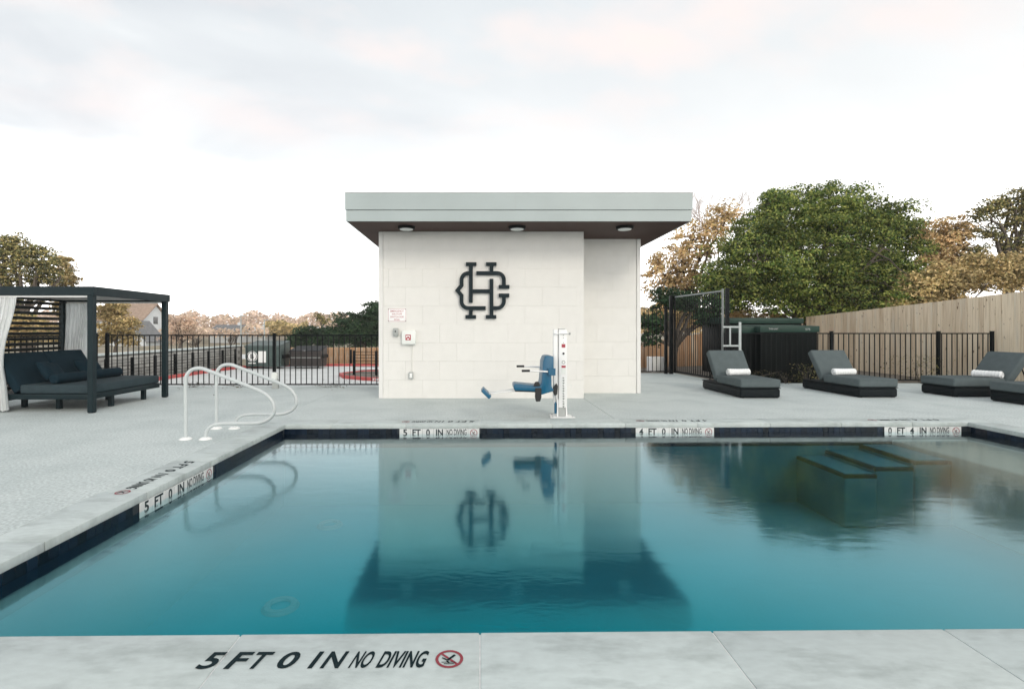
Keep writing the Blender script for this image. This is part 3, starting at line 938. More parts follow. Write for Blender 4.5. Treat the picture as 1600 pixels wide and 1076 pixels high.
sg, w, h = wall_box('safety_sign', 606, 635, 482, 502.5, .006, M['sign'], .001)
tag(sg, 'white emergency shutoff sign with red lettering on the pool house wall', 'sign')
it = []
for i, (tx, ww) in enumerate((('EMERGENCY', .265), ('SHUTOFF', .20), ('SWITCH FOR', .265), ('POOL', .11))):
    it.append((tx, 0, h - .068 - i * .056, ww, .034))
obj('lettering', text_mesh(it, 'lettering', weight=.008), M['sign_red'], sg, (0, -.0068, 0), (R(90), 0, 0))
bd = MB(); t_ = .005
for (a, b, c, d2) in ((-w + .008, w - .008, h - .012, h - .007), (-w + .008, w - .008, .007, .012), (-w + .008, -w + .013, .0125, h - .0125), (w - .013, w - .008, .0125, h - .0125)):
    bd.box(a, b, -.0072, -.0062, c, d2)
obj('sign_border', bd.mesh('sign_border'), M['sign_red'], sg)
sc = MB()
for (sx, sz) in ((-1, 0), (1, 0), (-1, 1), (1, 1)):
    x = sx * (w - .012); z = .012 + sz * (h - .024); sc.tube([(x, -.0065, z), (x, -.012, z)], .008, 8)
obj('screw', sc.mesh('screw'), M['rubber'], sg)

sb, w, h = wall_box('shutoff_switch', 615.5, 622.5, 512.5, 525, .07, M['grey_box'])
tag(sb, 'small grey switch box left of the white call box', 'switch')
obj('switch_lid', bbox_mesh(-w - .004, w + .004, -.085, -.0705, .02, h - .006, 'lid', .004), M['grey_box'], sb)
obj('switch_toggle', bbox_mesh(-.012, .012, -.10, -.0855, h * .5, h * .5 + .03, 't', .003), M['rubber'], sb)
pb, w, h = wall_box('call_box', 629.5, 650, 516, 538, .10, M['phone_box'], .012)
tag(pb, 'white emergency call box with a red phone symbol on the wall', 'call box')
obj('hinge_lip', bbox_mesh(-w - .004, w + .004, -.112, -.1005, .012, h - .012, 'lip', .006), M['phone_box'], pb)  # raised lip on the front of the call box
obj('phone_symbol', bevel_mesh(bbox_mesh(-.062, .042, -.1155, -.1125, .085, .195, 's'), .001, 1), M['sign_red'], pb)
tm = MB()
for (x0, x1, z0, z1) in ((-.045, .022, .162, .178), (-.045, -.026, .135, .1615), (.005, .022, .135, .1615), (-.03, .01, .10, .118)):
    tm.box(x0, x1, -.1172, -.1158, z0, z1)
obj('phone_glyph', tm.mesh('phone_glyph'), M['white'], pb)
ob, w, h = wall_box('outlet_box', 639, 646, 581, 591.5, .05, M['grey_box'])
tag(ob, 'small grey weatherproof outlet cover low on the wall', 'outlet')
obj('outlet_cover', bbox_mesh(-w * .55, w * .55, -.064, -.0505, .022, h - .022, 'c', .003), M['white'], ob)
# faint conduit between call box and outlet
cd = MB().tube([(P(643.5, 538, 10.09).x, -.010, P(643.5, 540, 10.09).z), (P(643.5, 538, 10.09).x, -.010, P(643.5, 581, 10.09).z)], .008, 8)
obj('conduit', cd.mesh('conduit', 60), M['block'], ph)


# ================================================================== FENCES
def bar_me(w, h, d=None):
    d = d or w
    return bbox_mesh(-w / 2, w / 2, -d / 2, d / 2, 0, h, 'bar', .0015, 1)


def railing(name, a, b, h, pitch, posts, label, z=0.0, gap=.06, post_w=.065, grp=None, pick=.018, rails=(0.06, -0.0)):
    a = Vector((*a, 0)); b = Vector((*b, 0)); L = (b - a).length; ang = math.atan2((b - a).y, (b - a).x)
    root = empty(name, (a.x, a.y, z), ang)
    tag(root, label, 'fence', grp)
    for zr in (gap, h - .03):
        obj('rail', bbox_mesh(0, L, -.016, .016, zr, zr + .03, 'rail', .002, 1), M['black'], root)
    me = bar_me(pick, h - .03 - gap - .032); me.materials.append(M['black'])
    n = int(L / pitch)
    pitch = L / n
    for i in range(1, n):
        x = i * pitch
        if any(abs(x - p) < post_w * .75 for p in posts): continue
        obj('picket', me, None, root, (x, 0, gap + .031))
    pm = bbox_mesh(-post_w / 2, post_w / 2, -post_w / 2, post_w / 2, -.02, h + .03, 'post', .003, 1); pm.materials.append(M['black'])
    cm = bbox_mesh(-post_w / 2 - .006, post_w / 2 + .006, -post_w / 2 - .006, post_w / 2 + .006, h + .0305, h + .045, 'cap', .003, 1); cm.materials.append(M['black'])
    for p in posts:
        o = obj('post', pm, None, root, (p, 0, 0)); obj('post_cap', cm, None, o)
    return root


FYL = 11.95
railing('metal_fence', (-8.72, FYL), (-2.03, FYL), 1.235, .1245, [0.02, 3.92, 6.65],
        'black metal picket fence between the cabana and the pool house')
railing('metal_fence', (-8.86, 4.2), (-8.86, 11.90), 1.235, .1245, [0.0, 2.4, 4.9, 7.6],
        'black metal picket fence running behind the slatted side of the cabana')
railing('metal_fence', (6.22, 13.0), (13.03, 13.0), 1.27, .130, [0.12, 2.70, 5.42, 6.78],
        'black metal picket fence behind the loungers, before the plank fence')
railing('metal_fence', (3.46, 15.55), (5.80, 15.72), 2.02, .130, [0.03, 2.25],
        'tall black metal fence between the pool house and the open gate', post_w=.08)
# open gate panel
gt = empty('metal_gate', (5.93, 15.6, 0), math.atan2(13.1 - 15.6, 6.22 - 5.93))
tag(gt, 'tall black metal gate panel swung wide open beside the pool house', 'gate')
GL = 2.517
for z in (.06, 2.32):
    obj('gate_rail', bbox_mesh(.0405, GL - .0405, -.02, .02, z, z + .045, 'r', .003, 1), M['black'] if z < 1 else M['dull_galv'], gt)
for x in (.02, GL - .02):
    obj('gate_stile', bbox_mesh(x - .02, x + .02, -.022, .022, .04, 2.40, 's', .003, 1), M['dull_galv'] if x > 1 else M['black'], gt)
pm = bbox_mesh(-.009, .009, -.009, .009, .106, 2.319, 'picket', .0015, 1); pm.materials.append(M['black'])
for i in range(1, 21):
    obj('picket', pm, None, gt, (.04 + i * (GL - .08) / 21, 0, 0))
gp = obj('gate_post', bbox_mesh(5.80, 5.90, 15.62, 15.72, -.1, 2.4, 'gate_post', .004, 1), M['black'])
tag(gp, 'square black post the open gate is hinged on', 'post')
gp = obj('gate_post', bbox_mesh(6.19, 6.27, 12.86, 12.94, -.1, 2.40, 'gate_post', .004, 1), M['black'])
tag(gp, 'thick black post at the near end of the open gate', 'post')

# wooden fences
picks = [bbox_mesh(-.0735, .0735, -.008, .008, 0, 1.0, 'plank', .002, 1) for _ in range(1)]
def plank_fence(name, a, b, zt0, zt1, zb0, zb1, label, mt, pitch=.152, rail_side=1, jit=.006):
    a = Vector((*a, 0)); b = Vector((*b, 0)); L = (b - a).length; ang = math.atan2((b - a).y, (b - a).x)
    root = empty(name, (a.x, a.y, 0), ang); tag(root, label, 'fence')
    me = bbox_mesh(-.0725, .0725, -.009, .009, 0, 1, 'plank'); me.materials.append(mt)
    # dog-eared tops
    n = int(L / pitch)
    for i in range(n):
        f = (i + .5) / n
        zt = zt0 + (zt1 - zt0) * f + random.uniform(-jit, jit); zb = zb0 + (zb1 - zb0) * f
        o = obj('plank', me, None, root, ((i + .5) * pitch, random.uniform(-.004, .004), zb), (0, 0, random.uniform(-.03, .03)))
        o.scale = (1 - random.uniform(0, .03), 1, zt - zb)
    mb = MB()
    for k in (.18, .55, .88):
        z0 = zb0 + (zt0 - zb0) * k; z1 = zb1 + (zt1 - zb1) * k
        yy = .018 * rail_side
        mb = MB()
        mb.hexa([(0, yy, z0), (L, yy, z1), (L, yy + .04 * rail_side, z1), (0, yy + .04 * rail_side, z0),
                 (0, yy, z0 + .09), (L, yy, z1 + .09), (L, yy + .04 * rail_side, z1 + .09), (0, yy + .04 * rail_side, z0 + .09)])
        obj('fence_rail', mb.mesh('fence_rail'), M['fence_rail'], root)
    for i in range(int(L / 2.4) + 1):
        x = min(i * 2.4, L)
        f = x / L
        obj('fence_post', bbox_mesh(x - .045, x + .045, .06 * rail_side - .045 + (.04 * rail_side), .06 * rail_side + .045 + (.04 * rail_side), zb0 + (zb1 - zb0) * f - .2, zt0 + (zt1 - zt0) * f - .05), M['fence_rail'], root)
    return root


plank_fence('wooden_fence', (13.2, 9.0), (13.2, 20.8), 2.28 + .165, 1.87, -.15, -.2,
            'tall weathered plank fence along the right side behind the loungers', M['picket'], rail_side=-1)
plank_fence('wooden_fence', (13.15, 20.85), (4.2, 20.85), 1.86, .45, -.2, -1.2,
            'plank fence seen through the open gate, below the trees', M['sun_orange_wood'], rail_side=-1)
plank_fence('wooden_fence', (-14.6, 34), (-1.5, 34), .17, .17, -1.0, -1.0,
            'low cedar fence coloured orange as if sunlit behind the two waste containers', M['sun_orange_wood'], pitch=.155, rail_side=1)

# ================================================================== CABANA WITH DAYBED
cb = empty('cabana', (-7.3, 9.3, 0))
tag(cb, 'slate green square cabana with white curtains and slatted side', 'cabana')
X0, X1, Y0, Y1 = -1.02 - .08, 1.055, -1.02, 1.02       # outer faces
HP = 2.05
pw = .11
def corner(x, y): return (x, y)
for (x, y) in ((X1 - pw, Y0), (X1 - pw, Y1 - pw), (X0, Y0), (X0, Y1 - pw)):
    o = obj('post', bbox_mesh(x, x + pw - .02, y, y + pw - .02, 0.01, HP - .145, 'post', .004, 1), M['frame'], cb)
    obj('post_foot', bbox_mesh(x + .01, x + pw - .03, y + .01, y + pw - .03, 0, .0098, 'foot'), M['black'], o)
zb, zt = HP - .144, HP
for (a, b, c, d2) in ((X0, X1, Y0, Y0 + .09), (X0, X1, Y1 - .09, Y1)):
    obj('roof_beam', bbox_mesh(a, b, c, d2, zb, zt, 'beam', .004, 1), M['frame'], cb)
for (a, b) in ((X0, X0 + .09), (X1 - .09, X1)):
    obj('roof_beam', bbox_mesh(a, b, Y0 + .0905, Y1 - .0905, zb, zt, 'beam', .004, 1), M['frame'], cb)
nsl = 8
for i in range(nsl):
    y0 = Y0 + .10 + i * (Y1 - Y0 - .2) / nsl; y1 = y0 + (Y1 - Y0 - .2) / nsl - .006
    obj('roof_panel', bbox_mesh(X0 + .095, X1 - .095, y0, y1, zb + .03, zb + .05, 'roof_panel'), M['canvas'], cb)
# slatted left side
sl = bbox_mesh(-.012, .012, Y0 + .14, Y1 - .16, 0, .052, 'slat', .002, 1); sl.materials.append(M['slat'])
for i in range(19):
    obj('slat', sl, None, cb, (X0 + .065, 0, .10 + i * .096), (0, R(18), 0))
# back bed rail slats below
def curtain(name, ax, ay, bx, by, ztop, zbot, gather, folds, tie=None, label=None, shift=0.0):
    """hanging cloth from a to b; 'gather' narrows it at the tie height"""
    nu, nv = folds * 8, 26
    vs, fs = [], []
    a = Vector((ax, ay)); b = Vector((bx, by)); dr = b - a; L = dr.length; dr.normalize(); nr = Vector((-dr.y, dr.x))
    for th in (0, 1):
        for j in range(nv + 1):
            f = j / nv; z = ztop + (zbot - ztop) * f
            wdt = 1.0 - gather * (math.sin(min(1, f / .62) * PI / 2) ** 2) + (0.10 if f > .62 else 0) * (f - .62) / .38
            for i in range(nu + 1):
                u = i / nu
                amp = (.014 + .016 * f) * (1 + .5 * math.sin(7.3 * u + 1.3))
                ph_ = 2 * PI * folds * u + .9 * math.sin(3 * u * PI + 2 * f)
                off = amp * math.sin(ph_) + .02 * math.sin(5 * f + 4 * u) + th * .003
                pu = (u * wdt + shift * (1 - wdt)) * L + .012 * math.sin(2.1 * ph_)
                p = a + dr * pu + nr * off
                vs.append((p.x, p.y, z + (.01 * math.sin(ph_) if j == nv else 0)))
    st = (nu + 1) * (nv + 1)
    for j in range(nv):
        for i in range(nu):
            q0 = j * (nu + 1) + i
            fs.append((q0, q0 + 1, q0 + nu + 2, q0 + nu + 1))
            fs.append((st + q0, st + q0 + nu + 1, st + q0 + nu + 2, st + q0 + 1))
    mb = MB(); mb.add(vs, fs)
    return obj(name, mb.mesh(name, 180, fix=False), M['curtain'], cb)


curtain('curtain', X0 + .10, Y0 + .045, X0 + .88, Y0 + .045, zb - .03, .03, .30, 9)
curtain('curtain', X0 + .06, Y1 - .06, X0 + .70, Y1 - .06, zb - .03, .06, .26, 8)
for (xa, xb, yy) in ((X0 + .13, X1 - .13, Y0 + .045), (X0 + .13, X1 - .13, Y1 - .06)):
    mb = MB().box(xa, xb, yy - .012, yy + .012, zb - .028, zb - .001)
    obj('curtain_rail', mb.mesh('curtain_rail', 60), M['white'], cb)

# daybed (stands inside the cabana)
db = empty('daybed', (-7.24, 9.30, 0))
tag(db, 'double daybed with teal cushions and raised backrests inside the cabana', 'daybed')
bx0, bx1, by0, by1 = -.90, .86, -.90, .90
obj('bed_frame', bbox_mesh(bx0, bx1, by0, by1, .205, .295, 'bed_frame', .006, 2), M['frame'], db)
for (x, y) in ((-.72, -.35), (.05, -.55), (-.72, .6), (.05, .6), (.72, -.25), (.72, .62)):
    obj('leg', bbox_mesh(x - .035, x + .035, y - .035, y + .035, 0, .204, 'leg', .004, 1), M['frame'], db)
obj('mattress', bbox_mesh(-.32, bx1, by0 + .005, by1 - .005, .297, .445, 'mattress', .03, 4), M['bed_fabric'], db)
# backrests lean back towards the slats
def backrest(y0, y1):
    me = bbox_mesh(-.07, .07, y0 + .006, y1 - .006, 0, .72, 'backrest', .035, 4)
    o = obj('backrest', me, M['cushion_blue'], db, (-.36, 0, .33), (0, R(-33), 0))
    obj('backrest_support', bbox_mesh(-.10, -.075, y0 + .06, y1 - .06, .0, .70, 's', .004, 1), M['wicker'], o)
backrest(by0, 0); backrest(0, by1)


def pillow_mesh(w, h, t, n=16):
    mb = MB(); vs = []; fs = []
    for sgn in (1, -1):
        for j in range(n + 1):
            for i in range(n + 1):
                u = i / n * 2 - 1; v = j / n * 2 - 1
                th = t / 2 * ((1 - abs(u) ** 2.6) * (1 - abs(v) ** 2.6)) ** .42
                pinch = 1 - .05 * (1 - abs(v) ** 2) * abs(u) ** 4; pin2 = 1 - .05 * (1 - abs(u) ** 2) * abs(v) ** 4
                wr = .004 * math.sin(9 * u + 4 * v) * (1 - abs(u))
                vs.append((u * w / 2 * pinch, sgn * (th + wr * (th > .01)), v * h / 2 * pin2))
    st = (n + 1) ** 2
    for j in range(n):
        for i in range(n):
            q = j * (n + 1) + i
            fs.append((q, q + n + 1, q + n + 2, q + 1)); fs.append((st + q, st + q + 1, st + q + n + 2, st + q + n + 1))
    mb.add(vs, fs)
    me = mb.mesh('pillow', fix=False)
    bm = bmesh.new(); bm.from_mesh(me); bmesh.ops.remove_doubles(bm, verts=bm.verts, dist=.0008)
    bmesh.ops.recalc_face_normals(bm, faces=bm.faces); bm.to_mesh(me); bm.free()
    shade(me, 180); return me


pmh = pillow_mesh(.46, .40, .16)
for (y, lab) in ((8.85, 'dark square pillow on the near half of the cabana daybed'), (9.70, 'dark square pillow on the far half of the cabana daybed')):
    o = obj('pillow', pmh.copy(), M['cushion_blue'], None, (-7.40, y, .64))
    o.rotation_euler = (R(14), R(-34), R(88))
    o.rotation_mode = 'XYZ'
    o.matrix_world = Matrix.Translation((-7.40, y, .625)) @ Matrix.Rotation(R(-38), 4, 'Y') @ Matrix.Rotation(R(90 + (6 if y < 9 else -8)), 4, 'Z') @ Matrix.Rotation(R(6), 4, 'Y')
    tag(o, lab, 'pillow', 'pillows on the daybed')


def bolster(y0, y1, x, lab):
    L = y1 - y0; r = .085; pts = []; rr = []
    for (t_, k) in ((0, .3), (.004, .72), (.014, .92), (.035, 1), (L * .3, 1.02), (L * .5, 1.03), (L * .7, 1.02), (L - .035, 1), (L - .014, .92), (L - .004, .72), (L, .3)):
        pts.append((0, t_, 0)); rr.append(r * k)
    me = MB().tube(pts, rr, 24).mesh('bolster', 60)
    o = obj('bolster', me, M['cushion_blue'], None, (x, y0, .445 + r * .98)); tag(o, lab, 'bolster', 'bolsters on the daybed')


bolster(8.50, 9.22, -7.09, 'round dark bolster on the near half of the cabana daybed')
bolster(9.34, 10.10, -7.11, 'round dark bolster on the far half of the cabana daybed')

# ================================================================== HANDRAILS
def handrail(y, x, lab):
    root = empty('pool_handrail', (x, y, 0)); tag(root, lab, 'handrail', 'handrails at the left pool edge')
    k = 6.32 / F
    def q(px, py): return ((px - 290) * k, 0, H - (py - 515) * k)
    ctrl = [q(289.5, 684), q(289.5, 640), q(289.5, 600), q(291, 587), q(297, 579), q(305, 575.5), q(315, 575.5), q(328, 580), q(345, 586.5), q(375, 598), q(402, 609),
            q(415, 616), q(423, 624), q(427.5, 634), q(427, 645), q(420, 654), q(408, 659.5), q(395, 661), q(370, 661), q(348, 661.3), q(335, 663), q(326, 668), q(321.5, 676), q(320.5, 684)]
    # Catmull-Rom
    pts = []
    cc = [Vector(c) for c in ctrl]
    cc[0].z = 0.0; cc[-1].z = 0.0
    for i in range(len(cc) - 1):
        p0 = cc[max(i - 1, 0)]; p1 = cc[i]; p2 = cc[i + 1]; p3 = cc[min(i + 2, len(cc) - 1)]
        for s_ in range(4):
            t_ = s_ / 4
            pts.append(.5 * ((2 * p1) + (-p0 + p2) * t_ + (2 * p0 - 5 * p1 + 4 * p2 - p3) * t_ ** 2 + (-p0 + 3 * p1 - 3 * p2 + p3) * t_ ** 3))
    pts.append(cc[-1])
    obj('rail_tube', MB().tube(pts, .0225, 14).mesh('rail_tube', 60), M['rail'], root)
    for xx in (cc[0].x, cc[-1].x):
        mb = MB().tube([(xx, 0, 0.0005), (xx, 0, .008), (xx, 0, .024), (xx, 0, .028)], [.075, .072, .045, .0255], 24)
        obj('base_flange', mb.mesh('base_flange', 40), M['white'], root)


handrail(6.32, -3.63, 'near white tubular handrail of the pair at the left pool edge')
handrail(7.0, -3.60, 'far white tubular handrail of the pair at the left pool edge')

# ================================================================== LOUNGERS
def make_lounger(first=True):
    root = empty('sun_lounger')
    Wd, Ln = .79, 1.74
    obj('base', bbox_mesh(0, Wd, 0, Ln, .012, .185, 'base', .035, 4), M['wicker'], root)
    obj('base_lip', bbox_mesh(-.004, Wd + .004, -.004, Ln + .004, .188, .206, 'lip', .006, 2), M['wicker'], root)
    ft = MB()
    for (x, y) in ((.06, .06), (Wd - .06, .06), (.06, Ln - .06), (Wd - .06, Ln - .06)):
        obj('foot', bbox_mesh(x - .03, x + .03, y - .03, y + .03, 0, .0118, 'foot'), M['rubber'], root)
    cs = obj('seat_cushion', bbox_mesh(-.004, Wd + .004, -.012, 1.03, .208, .375, 'seat_cushion', .035, 4), M['cushion'], root)
    pp = MB()
    for z in (.228, .355):
        y1 = 1.02
        pp.tube([(0.03, -.0125, z), (Wd - .03, -.0125, z)], .004, 6)
    obj('piping', pp.mesh('piping', 60), M['cushion'], cs)
    sm_ = MB()
    for yy in (.34, .69):
        sm_.box(.012, Wd - .012, yy - .0015, yy + .0015, .3751, .3758)
    obj('seam', sm_.mesh('seam'), M['wicker'], cs)
    bk = obj('backrest_cushion', bbox_mesh(0, Wd, -.075, .075, -.02, .70, 'backrest', .035, 4), M['cushion'], root, (0, 1.10, .285), (R(-35), 0, 0))
    obj('backrest_panel', bbox_mesh(.05, Wd - .05, .078, .10, 0, .62, 'panel', .005, 1), M['wicker'], bk)
    st = MB().tube([(.12, 1.62, .21), (.12, 1.43, .66)], .012, 8)
    st.tube([(Wd - .12, 1.62, .21), (Wd - .12, 1.43, .66)], .012, 8)
    obj('backrest_stay', st.mesh('stay', 60), M['black'], root)
    return root


lg = make_lounger()
spots = [((5.13, 10.08), 0, 'grey cushioned lounger beside the open gate, towel on it'),
         ((7.53, 10.17), 1.5, 'grey cushioned lounger in the middle, end on to the pool, towel on it'),
         ((9.50, 11.04), -90, 'lounger turned sideways with its foot towards the middle lounger'),
         ((9.73, 9.78), -90, 'nearest sideways lounger, only its foot end inside the right frame edge')]
for i, ((x, y), rz, lab) in enumerate(spots):
    o = lg if i == 0 else copy_tree(lg)
    o.location = (x, y, 0); o.rotation_euler = (0, 0, R(rz))
    tag(o, lab, 'sun lounger', 'sun loungers along the right of the deck')


def towel_mesh(L=.48, r=.070):
    """rolled towel: ribbed along its length, spiral at the ends"""
    nu, n = 56, 28
    vs, fs = [], []
    for j in range(nu + 1):
        t_ = j / nu; x = (t_ - .5) * L
        e_ = min(t_, 1 - t_)
        rad = r * (1 - .28 * max(0, 1 - e_ / .04) ** 2)
        rib = .010 * (abs(math.sin(t_ * PI * 9)) ** .6) - .003
        for k in range(n):
            a = 2 * PI * k / n
            rr = rad + rib + .004 * math.sin(2 * a + t_ * 3)
            lip = .007 if abs(((a - 5.2 + PI) % (2 * PI)) - PI) < .25 else 0
            zsq = .9 if math.sin(a) < 0 else 1
            vs.append((x, (rr + lip) * math.cos(a), (rr + lip) * math.sin(a) * zsq))
    for j in range(nu):
        for k in range(n):
            a = j * n + k; b = j * n + (k + 1) % n
            fs.append((a, b, b + n, a + n))
    # end caps as concentric rings, alternately sunk for the spiral
    for side in (0, 1):
        base = side * nu * n; prev = [base + k for k in range(n)]
        sg = -1 if side == 0 else 1
        for q, sc_ in enumerate((.78, .7, .5, .42, .22, .14)):
            cur = []
            for k in range(n):
                a = 2 * PI * k / n
                dx = sg * (.002 if (q // 1) % 2 == 0 else -.012)
                vs.append((sg * L / 2 + dx, r * sc_ * math.cos(a), r * sc_ * math.sin(a) * .95)); cur.append(len(vs) - 1)
            for k in range(n):
                fs.append((prev[k], prev[(k + 1) % n], cur[(k + 1) % n], cur[k]))
            prev = cur
        fs.append(tuple(prev))
    mb = MB(); mb.add(vs, fs)
    return mb.mesh('towel', 50)


tw = towel_mesh()
tow = [((5.13 + .42, 11.0, .375 + .064), 3, 'rolled white towel on the lounger beside the gate'),
       ((7.53 + .33, 11.06, .375 + .064), 2, 'rolled white towel on the middle lounger'),
       ((10.42, 10.52, .375 + .064), -68, 'rolled white towel showing its spiral end on the sideways lounger')]
for (loc, rz, lab) in tow:
    o = obj('rolled_towel', tw, M['towel'], None, loc, (0, 0, R(rz)))
    tag(o, lab, 'towel', 'rolled towels on the loungers')

# ================================================================== POOL LIFT
pf = empty('pool_lift', (1.262, 7.94, 0)); tag(pf, 'white pool lift with a blue plastic seat and footrest at the pool edge', 'pool lift')
K = 7.94 / F
def L(px, py): return ((px - 877) * K, (651 - py) * K * 1.0)
mb = MB(); mb.hexa([(-.19, -.14, .004), (.19, -.14, .004), (.15, .16, .004), (-.16, .16, .004), (-.19, -.14, .018), (.19, -.14, .018), (.15, .16, .018), (-.16, .16, .018)])
bp_ = obj('base_plate', bevel_mesh(mb.mesh('base_plate'), .003, 1), M['white'], pf)
bl = MB()
for (x, y) in ((-.15, -.11), (.15, -.11), (.12, .12), (-.13, .12)): bl.tube([(x, y, .018), (x, y, .034)], .011, 6)
obj('bolt', bl.mesh('bolt'), M['steel'], bp_)
obj('socket', bbox_mesh(-.05, .055, -.05, .05, .0185, .15, 'socket', .004, 1), M['grey_box'], pf)
br = MB(); br.prism([(-.075, .0185), (-.055, .0185), (-.055, .28), (-.075, .28)], 'y', -.06, .06)
br.prism([(.058, .0185), (.085, .0185), (.072, .20), (.058, .20)], 'y', -.06, .06)
obj('socket_bracket', br.mesh('socket_bracket'), M['white'], pf)
mast = obj('mast', bbox_mesh(-.050, .078, -.065, .065, .151, 1.352, 'mast', .008, 2), M['white'], pf)
obj('side_column', bbox_mesh(-.128, -.062, -.045, .045, .22, 1.355, 'side_column', .006, 2), M['white'], pf)
obj('actuator', MB().tube([(-.095, -.03, .06), (-.095, -.03, .24)], .019, 12).mesh('a', 60), M['lift_blue'], pf)
obj('actuator_rod', MB().tube([(-.095, -.055, .2401), (-.095, -.055, .42)], .010, 10).mesh('a', 60), M['steel'], pf)
obj('mast_cap', bbox_mesh(-.045, .05, -.05, .05, 1.3525, 1.366, 'cap', .003, 1), M['grey_box'], mast)
obj('top_bar', MB().tube([(-.12, -.075, 1.29), (.10, -.075, 1.29)], .010, 8).mesh('t', 60), M['white'], pf)
obj('top_knob', MB().tube([(.1005, -.075, 1.29), (.128, -.075, 1.29)], [.016, .019], 12).mesh('t', 60), M['grey_box'], pf)
obj('crank_handle', MB().tube([(.0785, 0, .50), (.15, 0, .50), (.15, 0, .46)], .007, 8).mesh('t', 60), M['white'], pf)
def decal(x0, x1, z0, z1, m_, name='decal', yy=-.0662):
    obj(name, bbox_mesh(x0, x1, yy, yy + .001, z0, z1, name), m_, mast)
decal(-.006, .050, 1.075, 1.130, M['sign_red'], 'red_label')
decal(-.008, .056, .765, .800, M['sign_red'], 'red_label')
decal(-.012, .056, .66, .752, M['phone_box'], 'grey_label')
for z in (1.265, 1.225, 1.15): 
    obj('mast_bolt', MB().tube([(.022, -.0652, z), (.022, -.073, z)], .008, 8).mesh('b'), M['grey_box'], mast)
obj('mast_bolt', MB().tube([(.022, -.0652, .985), (.022, -.078, .985)], .016, 10).mesh('b'), M['rubber'], mast)
o = obj('round_decal', ring_mesh(.026, .006, False), M['bin_green'], mast, (.022, -.0668, .85), (R(90), 0, 0))
vt = []
marks = MB()
random.seed(3)
for i in range(12):
    z = .60 - i * .040
    ww = random.uniform(.006, .012)
    marks.box(.022 - .011, .022 + .011, -.0668, -.0655, z, z + .009)
    marks.box(.022 - .011, .022 - .003, -.0668, -.0655, z + .0095, z + .022)
    if i % 3: marks.box(.022 + .004, .022 + .011, -.0668, -.0655, z + .0095, z + .024)
obj('vertical_lettering', marks.mesh('vertical_lettering'), M['cab_green'], mast)
# seat: side profile extruded across the depth
def zp(u, v):   # zoom coords of the close-up (6.33x from 740,500)
    x = 740 + u / 6.33; y = 500 + v / 6.33
    return L(x, y)
prof = [(690, 352), (712, 346), (760, 348), (774, 360), (772, 470), (752, 545), (754, 640), (776, 682), (655, 722), (600, 688), (396, 680), (388, 650), (390, 622), (410, 618), (600, 636), (640, 632), (654, 610), (664, 520), (670, 400)]
mb = MB(); mb.prism([zp(*p) for p in prof], 'y', -.21, .21)
seat = obj('seat', bevel_mesh(mb.mesh('seat'), .018, 3, 20), M['lift_blue'], pf)
mb = MB(); mb.prism([zp(*p) for p in ((400, 681), (600, 690), (652, 722), (600, 700), (404, 694))], 'y', -.16, .16)
obj('seat_rib', mb.mesh('seat_rib'), M['rubber'], seat)
for (yy, u0, v0, u1, v1, g0, g1) in ((-.24, 712, 497, 540, 488, 463, 540), (.24, 712, 478, 512, 466, 435, 512)):
    a = zp(u0, v0); b = zp(u1, v1); c = zp(g0, v1 + 1)
    ar = obj('armrest', MB().tube([(a[0], yy, a[1]), (b[0], yy, b[1])], .013, 10).mesh('armrest', 60), M['white'], pf)
    obj('grip', MB().tube([(b[0], yy, b[1]), (c[0], yy, c[1])], .018, 10).mesh('grip', 60), M['rubber'], ar)
    b0 = zp(716, 532); b1 = zp(786, 466)
    obj('arm_bracket', bbox_mesh(b0[0], b1[0], yy - .015, yy + .028 * (1 if yy < 0 else -1) if yy < 0 else yy + .015, b0[1], b1[1], 'bracket', .004, 1), M['lift_blue'], pf)
mb = MB()
mb.prism([zp(*p) for p in ((576, 636), (590, 598), (604, 592), (628, 596), (640, 634))], 'y', -.245, -.213)
mb.prism([zp(*p) for p in ((594, 655), (650, 655), (652, 740), (640, 782), (600, 784), (590, 740))], 'y', -.245, -.213)
obj('belt_buckle', bevel_mesh(mb.mesh('belt'), .005, 1), M['rubber'], seat)
a = zp(700, 712); b = zp(790, 690)
obj('support_arm', MB().tube([(a[0], 0, a[1]), (b[0], 0, b[1])], .024, 10).mesh('s', 60), M['white'], pf)
mb = MB(); mb.prism([zp(*p) for p in ((780, 660), (812, 620), (826, 650), (818, 730), (796, 742), (780, 705))], 'y', -.07, -.046)
obj('pivot_plate', bevel_mesh(mb.mesh('p'), .004, 1), M['rubber'], pf)
# footrest
mb = MB(); mb.prism([zp(*p) for p in ((72, 692), (96, 664), (174, 740), (150, 768))], 'y', -.17, .17)
fr_ = obj('footrest', bevel_mesh(mb.mesh('footrest'), .008, 2), M['lift_blue'], pf)
a = zp(400, 696); b = zp(140, 720)
for yy in (-.10, .10):
    obj('footrest_arm', MB().tube([(a[0], yy, a[1] + .01), (b[0], yy, b[1])], .009, 8).mesh('f', 60), M['white'], pf)

